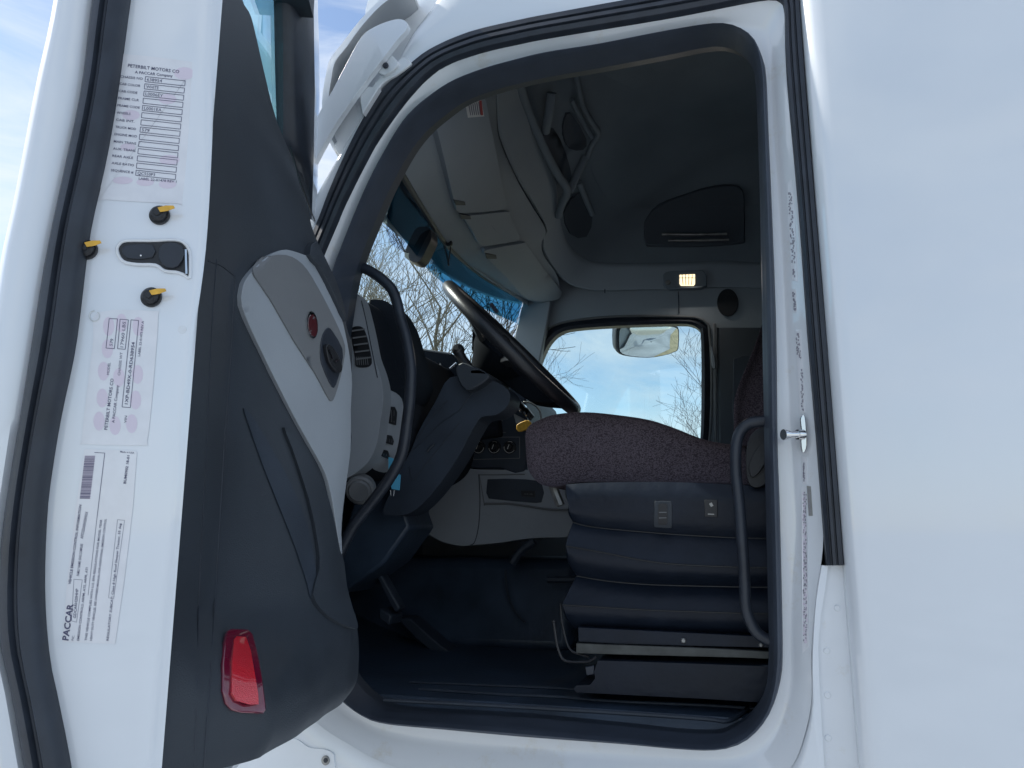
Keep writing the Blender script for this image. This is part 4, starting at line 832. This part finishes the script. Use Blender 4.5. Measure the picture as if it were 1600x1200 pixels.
# radio / bright gadgets beyond the wheel
gd = MB()
for i in range(5): gd.prism([PY(797 + i * 5, 618 + i * 5, .88), PY(803 + i * 5, 616 + i * 5, .88), PY(812 + i * 5, 632 + i * 4, .88), PY(806 + i * 5, 640 + i * 4, .88)], (0, .03, 0), m=i % 2)
gd.obj('gauge_cluster', ['leather', 'chrome'], cso, bevel=.002)
gd = MB(); gd.prism([PY(x, y, .9) for x, y in [(802, 646), (820, 655), (829, 668), (822, 672), (806, 662)]], (0, .03, 0)); gd.tube([PY(x, y, .9) for x, y in cr([(818, 628), (830, 630), (842, 640), (846, 655)], 4)], .0035, 8); gd.obj('phone_holder', 'steel', cso, bevel=.002)
lc = MB(); LCp = [(712, 717), (727, 729), (740, 733), (780, 734), (830, 734), (900, 736), (960, 740), (960, 830), (890, 839), (850, 840), (812, 843), (781, 848), (737, 852), (719, 853), (690, 846), (665, 832), (647, 820), (632, 804), (655, 785), (680, 757)]
lc.prism([PY(x, y, CY + .002) for x, y in cr(LCp, 3, True)], (0, .35, 0)); lco = lc.obj('lower_console', 'grey', T, bevel=.014, seg=3)
CP2 = yproj(CY + .001)
lc = MB(); lc.patch([(762, 749), (790, 748), (822, 749), (846, 752), (850, 770), (846, 785), (838, 786), (800, 783), (764, 779), (760, 770)], CP2, .003, .006, step=12); lc.obj('console_cubby', 'black', lco, bevel=.001)
lc = MB(); lc.patch([(815, 767), (837, 767), (837, 777), (816, 776)], CP2, .008, .006, step=12, m=0); 
text(lc, 'AUX USB', (820, 773), (833, 773.5), 2.2, CP2, .0085, 1); lc.obj('socket_plate', ['leather', 'midgrey'], lco)
lc = MB(); lc.tube([PY(x, y, CY - .003) for x, y in cr([(757, 787), (780, 787), (795, 787), (825, 791), (857, 796), (889, 797)], 4)], .004, 8); lc.tube([PY(x, y, CY - .0) for x, y in [(757, 790), (749, 742), (820, 741)]], .002, 6); lc.obj('console_trim', 'midgrey', lco)
lc = MB(); lc.tube([PY(x, y, CY - .002) for x, y in cr([(748, 741), (750, 780), (748, 820), (742, 846), (735, 852)], 4)], .0016, 6); lc.obj('console_seam', 'rubber', lco)
# floor details: pedals, tunnel, hoses
pd = MB(); pd.prism([PY(x, y, .62) for x, y in [(578, 880), (588, 884), (625, 950), (618, 958)]], (0, .05, 0)); pd.prism([PY(x, y, .60) for x, y in [(592, 950), (612, 962), (608, 978), (590, 966)]], (0, .09, 0)); pd.obj('brake_pedal', 'black', T, bevel=.006)
pd = MB(); pd.prism([PY(x, y, .80) for x, y in [(618, 965), (640, 966), (690, 1010), (712, 1025), (704, 1035), (690, 1032), (650, 1000)]], (0, .09, 0)); pd.obj('accelerator_pedal', 'black', T, bevel=.006)
pd = MB(); pd.tube([PY(x, y, .95) for x, y in cr([(790, 890), (791, 915), (797, 940), (808, 960), (820, 972)], 4)], .004, 8); pd.tube([PY(x, y, .95) for x, y in cr([(856, 906), (880, 906), (905, 905)], 4)], .012, 8); pd.tube([PY(x, y, .95) for x, y in cr([(800, 880), (815, 860), (835, 846)], 4)], .015, 8); pd.obj('floor_cable', 'black', T)
tn = MB(); tn.prism([V((-1.6, .95, 1.19)), V((-1.6, 1.05, 1.5)), V((-1.6, 1.35, 1.5)), V((-1.6, 1.45, 1.19))], (1.0, 0, 0)); tn.obj('floor_tunnel', 'floor', T, bevel=.04, seg=4)

# ---- pillar grab handle
gh = MB(); gp_ = cr([(548, 408), (557, 415), (575, 422), (595, 435), (612, 452), (621, 475), (625, 495), (632, 518), (637, 540), (641, 565), (642, 590), (640, 627), (636, 660), (631, 695), (624, 720), (607, 750), (585, 780), (557, 815), (545, 835), (533, 860), (520, 890)], 4)
gh.tube([PY(x, y, .13) for x, y in gp_], .0148, 16); gh.obj('grab_handle', 'rubber', T, angle=80)
gh = MB(); gh.tube([PY(x, y, .09) for x, y in cr([(1205, 656), (1192, 658), (1170, 662), (1156, 676), (1150, 700), (1150, 740), (1155, 787), (1159, 840), (1162, 881), (1164, 920), (1165, 944), (1170, 965), (1180, 985), (1192, 996), (1210, 1004)], 4)], .0125, 14); gh.obj('grab_handle', 'rubber', T, angle=80, label='black grab handle beside the seat')

# ---- seat
SY0, SY1 = .24, .78
sC = cr([(822, 700), (821, 678), (828, 664), (845, 655), (870, 647), (914, 644), (961, 648), (1014, 656), (1054, 669), (1092, 684), (1120, 691), (1150, 695), (1200, 700), (1215, 730), (1200, 756), (1143, 756), (1070, 754), (976, 753), (900, 754), (872, 760), (848, 758), (832, 745), (824, 728)], 3, True)
cen = V(PY(1010, 705, SY0)); 
cu_ = MB(); rows = []
for y, k in ((SY0 + .05, .80), (SY0 + .028, .92), (SY0 + .012, .965), (SY0 + .003, .99), (SY0 - .0, 1.0), (SY0 + .06, 1.005), (.5, 1.0), (SY1 - .06, 1.0), (SY1, .97), (SY1 + .02, .88)):
    base = [PY(a, b, SY0) for a, b in sC]; yy = y
    if k < 1 and y < SY0 + .1: yy = y
    rows.append([V((cen.x + (p.x - cen.x) * (1 - (1 - k) * .35), yy, cen.z + (p.z - cen.z) * k)) for p in base])
rows = [[V((cen.x + (p.x - cen.x) * .6, SY0 + .03, cen.z + (p.z - cen.z) * .4)) for p in rows[4]]] + rows[1:]
cu_.grid(rows, cu=True); cu_.add(rows[0], [tuple(range(len(rows[0])))]); cu_.add(rows[-1], [tuple(range(len(rows[-1])))])
seat = cu_.obj('seat', 'fabric', T, angle=80)
bk = MB(); bp = cr([(1152, 695), (1147, 660), (1147, 630), (1153, 605), (1163, 580), (1176, 548), (1188, 515), (1200, 478), (1216, 430), (1234, 390), (1290, 380), (1330, 420), (1300, 560), (1280, 700), (1215, 740)], 3, True)
bc = PY(1230, 570, .3); rows = []
for y, k in ((.30, .75), (.27, .9), (.252, .97), (.25, 1), (.5, 1.0), (.75, 1.0), (.77, .9)): rows.append([V((bc.x + (PY(a, b, .25).x - bc.x) * k, y, bc.z + (PY(a, b, .25).z - bc.z) * (1 - (1 - k) * .5))) for a, b in bp])
bk.grid(rows, cu=True); bk.add(rows[0], [tuple(range(len(rows[0])))]); bk.add(rows[-1], [tuple(range(len(rows[-1])))]); bk.obj('backrest', 'fabric', seat, angle=80)
rc_ = MB(); rc_.prism([PY(x, y, .20) for x, y in cr([(1166, 705), (1172, 682), (1185, 670), (1205, 668), (1215, 700), (1205, 740), (1190, 760), (1172, 758), (1166, 735)], 3, True)], (0, .05, 0)); rc_.prism([PY(x, y, .185) for x, y in cr([(1170, 728), (1180, 705), (1195, 690), (1206, 690), (1200, 715), (1186, 738), (1175, 745)], 3, True)], (0, .02, 0)); rc_.obj('recliner', 'leather', seat, bevel=.01, seg=3)
# seat pan cover with two switches
sp1 = MB(); SPY = .22
def skirt(name, topl, botl, ys, m='vinyl', nrow=10, bulge=.015, xr=1230):
    """a vinyl/plastic band round the seat's near side and front; topl/botl picture lines left->right"""
    mb = MB(); a = resamp([PY(x, y, ys[0]) for x, y in cr(topl, 4)], 24); b = resamp([PY(x, y, ys[1]) for x, y in cr(botl, 4)], 24); rows = []
    for i in range(nrow + 1):
        t = i / nrow; bl = math.sin(math.pi * t) * bulge
        r_ = [p.lerp(q, t) + V((0, -bl, 0)) for p, q in zip(a, b)]
        f0 = r_[0]
        lead = [f0 + V((.0, SY1 - f0.y, 0)), f0 + V((-.002 - bl, .25, 0)), f0 + V((-.002 - bl, .06, 0)), f0 + V((-.001 - bl * .7, .012, 0))]
        rows.append(lead + r_)
    mb.grid(rows); return mb
mb = skirt('seat_pan', [(884, 757), (930, 754), (1040, 753), (1143, 757), (1225, 762)], [(888, 788), (930, 788), (1040, 792), (1143, 797), (1225, 800)], (.215, .205), bulge=.006); 
mb2 = skirt('x', [(888, 788), (930, 788), (1040, 792), (1143, 797), (1225, 800)], [(895, 816), (930, 824), (1040, 834), (1143, 840), (1225, 842)], (.205, .235), bulge=.008); mb.v, mb.f, mb.m = mb.v + mb2.v, mb.f + [tuple(i + len(mb.v) for i in f) for f in mb2.f], mb.m + mb2.m
mb.obj('seat_pan', 'vinyl', seat, angle=50); pproj_ = bproj(mb.bvh())
for args in (dict(top=[(895, 816), (930, 824), (1040, 834), (1143, 840), (1225, 842)], bot=[(884, 852), (940, 862), (1007, 875), (1060, 881), (1148, 885), (1225, 887)], ys=(.235, .20), bl=.004), dict(top=[(884, 853), (940, 863), (1007, 876), (1060, 882), (1148, 886), (1225, 888)], bot=[(901, 900), (950, 908), (1007, 913), (1060, 915), (1151, 917), (1225, 918)], ys=(.20, .245), bl=.012), dict(top=[(901, 900), (950, 908), (1007, 913), (1060, 915), (1151, 917), (1225, 918)], bot=[(879, 944), (940, 948), (1007, 952), (1060, 954), (1151, 957), (1225, 958)], ys=(.245, .20), bl=.006), dict(top=[(879, 945), (940, 949), (1007, 953), (1060, 955), (1151, 958), (1225, 959)], bot=[(896, 982), (950, 985), (1007, 988), (1060, 991), (1151, 994), (1225, 996)], ys=(.20, .24), bl=.01)):
    mb = skirt('b', args['top'], args['bot'], args['ys'], bulge=args['bl']); mb.obj('bellows', 'vinyl', seat, angle=50)
    pi_ = MB(); pi_.tube([PY(x, y, args['ys'][0] - .002) for x, y in cr(args['top'], 4)], .0018, 6); pi_.obj('piping', 'leather', seat)
mb = MB(); mb.prism([PY(x, y, .20) for x, y in [(903, 980), (960, 983), (1060, 988), (1225, 996), (1225, 1013), (1060, 1009), (960, 1006), (904, 1003)]], (0, .5, 0)); lo_ = mb.obj('skirt_flap', 'vinyl', seat, bevel=.003)
mb = MB(); mb.cyl(PY(1068, 1001, .199), (0, -1, 0), .006, .004, 20, bev=.002); mb.obj('bolt', 'steel', seat); mb = MB(); mb.cyl(PY(1189, 1008, .199), (0, -1, 0), .005, .004, 20, bev=.002); mb.obj('bolt', 'steel', seat)
mb = MB(); mb.prism([PY(x, y, .19) for x, y in [(900, 1005), (1000, 1009), (1110, 1013), (1225, 1019), (1225, 1031), (1161, 1028), (1000, 1024), (900, 1021)]], (0, .05, 0)); mb.obj('seat_rail', 'rail', seat, bevel=.002)
mb = MB(); mb.prism([PY(x, y, .17) for x, y in cr([(934, 1032), (1000, 1034), (1225, 1042), (1225, 1100), (1100, 1092), (900, 1082), (896, 1076), (900, 1071), (922, 1070), (930, 1060), (928, 1050)], 1)], (0, .5, 0)); mb.obj('seat_riser', 'vinyl', seat, bevel=.006)
mb = MB(); mb.prism([PY(x, y, .168) for x, y in [(914, 1042), (928, 1040), (928, 1054), (916, 1056)]], (0, .02, 0)); mb.obj('riser_bracket', 'rubber', seat, bevel=.002)
mb = MB(); mb.tube([PY(x, y, .17) for x, y in cr([(865, 972), (867, 985), (870, 1005), (875, 1022), (880, 1030), (890, 1034), (915, 1034), (925, 1031), (931, 1026)], 4)], .0032, 8); mb.ball(PY(865, 971, .17), .0045, n=8); mb.tube([PY(x, y, .21) for x, y in cr([(876, 943), (877, 965), (882, 991), (886, 1005), (893, 1017), (905, 1022), (920, 1026)], 4)], .0028, 8); mb.obj('height_lever', 'leather', seat)
# switches
s_a = MB(); s_a.patch(cr([(1023, 786), (1026, 783), (1046, 783), (1050, 787), (1050, 820), (1046, 824), (1026, 823), (1022, 819)], 2, True), pproj_, .003, .006, step=9); sa = s_a.obj('rocker_switch', 'doortrim', seat, bevel=.001)
s_a = MB(); s_a.patch(cr([(1029, 792), (1031, 787), (1041, 787), (1043, 792), (1043, 814), (1041, 818), (1031, 818), (1029, 814)], 2, True), pproj_, .0055, .006, step=8); line(s_a, (1030, 800), (1042, 800), 1.2, pproj_, .0062, 1); line(s_a, (1030, 808), (1042, 808), 1.2, pproj_, .0062, 1); s_a.obj('rocker', ['leather', 'midgrey'], seat)
s_a = MB(); s_a.patch([(1101, 781), (1121, 781), (1121, 808), (1101, 807)], pproj_, .003, .006, step=9); s_a.obj('heat_switch', 'leather', seat, bevel=.001)
s_a = MB(); line(s_a, (1106, 803), (1116, 803.3), 1.6, pproj_, .0035, 0); quad(s_a, [(1108, 787), (1112, 785), (1115, 790), (1111, 792)], pproj_, .0035, 0); s_a.obj('switch_mark', 'steel', seat)
# seat belt buckle end under cushion front
bb = MB(); bb.tube([PY(x, y, .3) for x, y in cr([(862, 752), (868, 770), (876, 790)], 3)], .012, 8); bb.obj('seat_hinge', 'steel', seat)

# ---- striker on the B pillar jamb
stk = MB(); stk.prism([PY(x, y, -.001) for x, y in cr([(1250, 655), (1254, 648), (1258, 650), (1260, 670), (1261, 695), (1258, 706), (1253, 706), (1251, 690), (1252, 672)], 2, True)], (0, .012, 0)); sko = stk.obj('striker', 'chrome', T, bevel=.002)
stk = MB(); a = PY(1255, 679, -.002); b = PY(1224, 679, -.03); stk.tube([a, a.lerp(b, .3), a.lerp(b, .31), a.lerp(b, .72), a.lerp(b, .74), a.lerp(b, .86), a.lerp(b, .88), b], [.0105, .0105, .008, .0075, .0095, .0095, .0115, .011], 20); stk.obj('striker_pin', 'chrome', sko)
# jamb label strips
random.seed(9)
def speck(js, pa, pb, w_, cnt, m=1):
    for i in range(cnt):
        t = (i + random.random() * .6) / cnt; x = pa[0] + (pb[0] - pa[0]) * t; y = pa[1] + (pb[1] - pa[1]) * t
        for k in range(2):
            if random.random() < .8:
                xx = x + (random.random() - .5) * w_; l = random.uniform(1.5, 4); quad(js, [(xx, y), (xx + 1.7, y), (xx + 1.7, y + l), (xx, y + l)], jproj, .0018, m)
def strip(quads, specks, extra=None):
    js = MB()
    for c4, m in quads: js.patch(c4, jproj, .001, .001, m, step=5)
    for a in specks: speck(js, *a)
    if extra: extra(js)
    js.obj('jamb_sticker', ['label', 'printfaint', 'pink', 'steel'], T, smooth=False, merge=False)
strip([([(1229, 288), (1236, 280), (1242, 330), (1246, 440), (1238, 438)], 0)], [((1234, 300), (1241, 432), 5, 45)])
strip([([(1237, 452), (1243, 452), (1245, 488), (1240, 488)], 0)], [((1240, 455), (1242, 485), 3, 12)])
strip([([(1243, 515), (1251, 515), (1258, 645), (1250, 645)], 0)], [((1245, 520), (1249, 560), 5, 16), ((1252, 575), (1254, 640), 3, 22)])
strip([([(1253, 713), (1261, 714), (1262, 757), (1254, 757)], 0)], [((1256, 722), (1256, 750), 2, 12)])
strip([([(1253, 760), (1259, 760), (1264, 1010), (1254, 1020)], 0)], [((1257, 768), (1258, 1005), 5, 95, 2), ((1257, 768), (1258, 1005), 5, 70, 1)])
strip([([(1261, 759), (1267, 760), (1270, 806), (1264, 806)], 3)], [], lambda js: text(js, 'WARNING', (1268, 803), (1266, 763), 3.4, jproj, .002, 1))

# ---- far door mirror
mn = V((.60, -.60, -.48)).normalized(); mq = PY(1012, 535, 2.45)
MO = cr([(965, 517), (970, 511), (985, 510), (1015, 509), (1045, 509), (1057, 511), (1061, 517), (1060, 544), (1054, 550), (1035, 556), (1012, 559), (985, 557), (970, 553), (965, 544)], 2, True)
mr = MB(); q = [plane(x, y, mq, mn) for x, y in MO]; c = sum(q, V()) / len(q); back_ = -mn * .10
mr.grid([[c + (p - c) * .97 for p in q], q, [c + (p - c) * 1.03 - mn * .01 for p in q], [c + (p - c) * .95 + back_ * .7 for p in q], [c + (p - c) * .6 + back_ for p in q]], cu=True); mr.add([c + (p - c) * .6 + back_ for p in q], [tuple(range(len(q)))]); mro = mr.obj('side_mirror', 'rubber', T, angle=60)
mr = MB(); rings = [[c + (p - c) * k + mn * (.003 + .022 * (1 - k * k)) for p in q] for k in (.955, .8, .6, .4, .2, .02)]; mr.grid(rings, cu=True); mr.obj('mirror_glass', 'mirror', mro, angle=80)
mr = MB(); mr.tube([c + back_ * .5 + V((0, 0, .06)), c + back_ * .5 + V((.0, -.05, .16)), V((c.x - .25, 2.1, c.z + .1))], .018, 10); mr.obj('mirror_arm', 'rubber', mro)

# ================================================================= LOOSE THINGS
tg = MB(); BP = yproj(.125 + .11)
tg.prism([PY(x, y, .27) for x, y in [(607, 714), (614, 716), (621, 740), (626, 742), (624, 766), (612, 764), (607, 740)]], (0, .002, 0))
for L_ in ([(610, 766), (611, 774)], [(616, 766), (615, 775)]): tg.tube([PY(x, y, .27) for x, y in L_], .0008, 5, m=1)
o = tg.obj('hang_tag', ['blue', 'white']); o['label'] = 'small pale blue paper tag hanging under the dash beside the black grab handle'; o['category'] = 'tag'
tg = MB(); tg.prism([PY(x, y, .80) for x, y in cr([(807, 664), (820, 657), (828, 658), (830, 666), (820, 672), (809, 674)], 2, True)], (0, .015, 0)); o = tg.obj('key_fob', 'yellow', bevel=.003); o['label'] = 'yellow tab dangling in front of the seat cushion'; o['category'] = 'key tag'

# ================================================================= TREES
def make_tree(x, y, h, seed, label, spread=1.0, depth=6, lean=0, thin=1.0, ks=(4, (3, 3, 4)), rmin=.003):
    random.seed(seed); t_ = thing('bare_tree', label, 'tree', (x, y, 0), 'bare winter trees round the lot'); bpy.context.view_layer.update()
    tk, cn = MB(), MB()
    def br(p, d, l, r_, lv):
        pts = [p]; n = 5 if lv < 2 else 4; dd_ = V(d)
        for i in range(n):
            dd_ = (dd_ + V((random.gauss(0, .11), random.gauss(0, .11), random.gauss(.03, .06)))).normalized(); pts.append(pts[-1] + dd_ * l / n)
        rs = [max(rmin, r_ * (1 - .5 * i / n)) for i in range(n + 1)]
        (tk if lv < 3 else cn).tube(pts, rs, 7 if lv < 2 else (4 if lv < 4 else 3), cap=False)
        if lv >= depth: return
        k = ks[0] if lv < 2 else random.choice(ks[1])
        for j in range(k):
            f_ = (.35 + .65 * (j + 1) / k) if lv else (.3 + .7 * (j + 1) / k); i = min(n - 1, int(f_ * n)); q = pts[i].lerp(pts[i + 1], f_ * n - i if i < n else 1) if i < n else pts[-1]
            ax = V((random.gauss(0, 1), random.gauss(0, 1), random.gauss(0, .5))).normalized(); e = (dd_ + ax * random.uniform(.55, 1.0) * spread).normalized()
            e = (e + V((0, 0, .12))).normalized(); br(q, e, l * random.uniform(.55, .78), rs[min(n, i + 1)] * .68, lv + 1)
    br(V((x, y, 0)), V((lean, 0, 1)).normalized(), h * .36, h * .016 * thin, 0)
    tk.obj('trunk', 'bark', t_, merge=False); cn.obj('crown', 'bark', t_, merge=False, smooth=False)
def tpos(px, dist): d = ray(px, 829); d = V((d.x, d.y, 0)).normalized(); return CAM.x + d.x * dist, CAM.y + d.y * dist
x, y = tpos(645, 14); make_tree(x, y, 10.0, 3, 'big bare tree with dense twigs seen through the windscreen', depth=5, ks=(5, (3, 4, 4)), rmin=.005)
x, y = tpos(530, 18); make_tree(x, y, 11.0, 11, 'bare tree at the left of the windscreen beside the pillar', depth=5, ks=(5, (3, 4, 4)), rmin=.005)
x, y = tpos(1160, 19); make_tree(x, y, 7.3, 21, 'bare tree low at the right of the far side window', depth=5)
x, y = tpos(800, 21); make_tree(x, y, 9.5, 5, 'sparse bare tree at the left of the far side window', depth=5, ks=(3, (3, 3, 3)))
x, y = tpos(-90, 22); make_tree(x, y, 10.5, 8, 'bare tree left of the open door at the edge of the photo', depth=5)
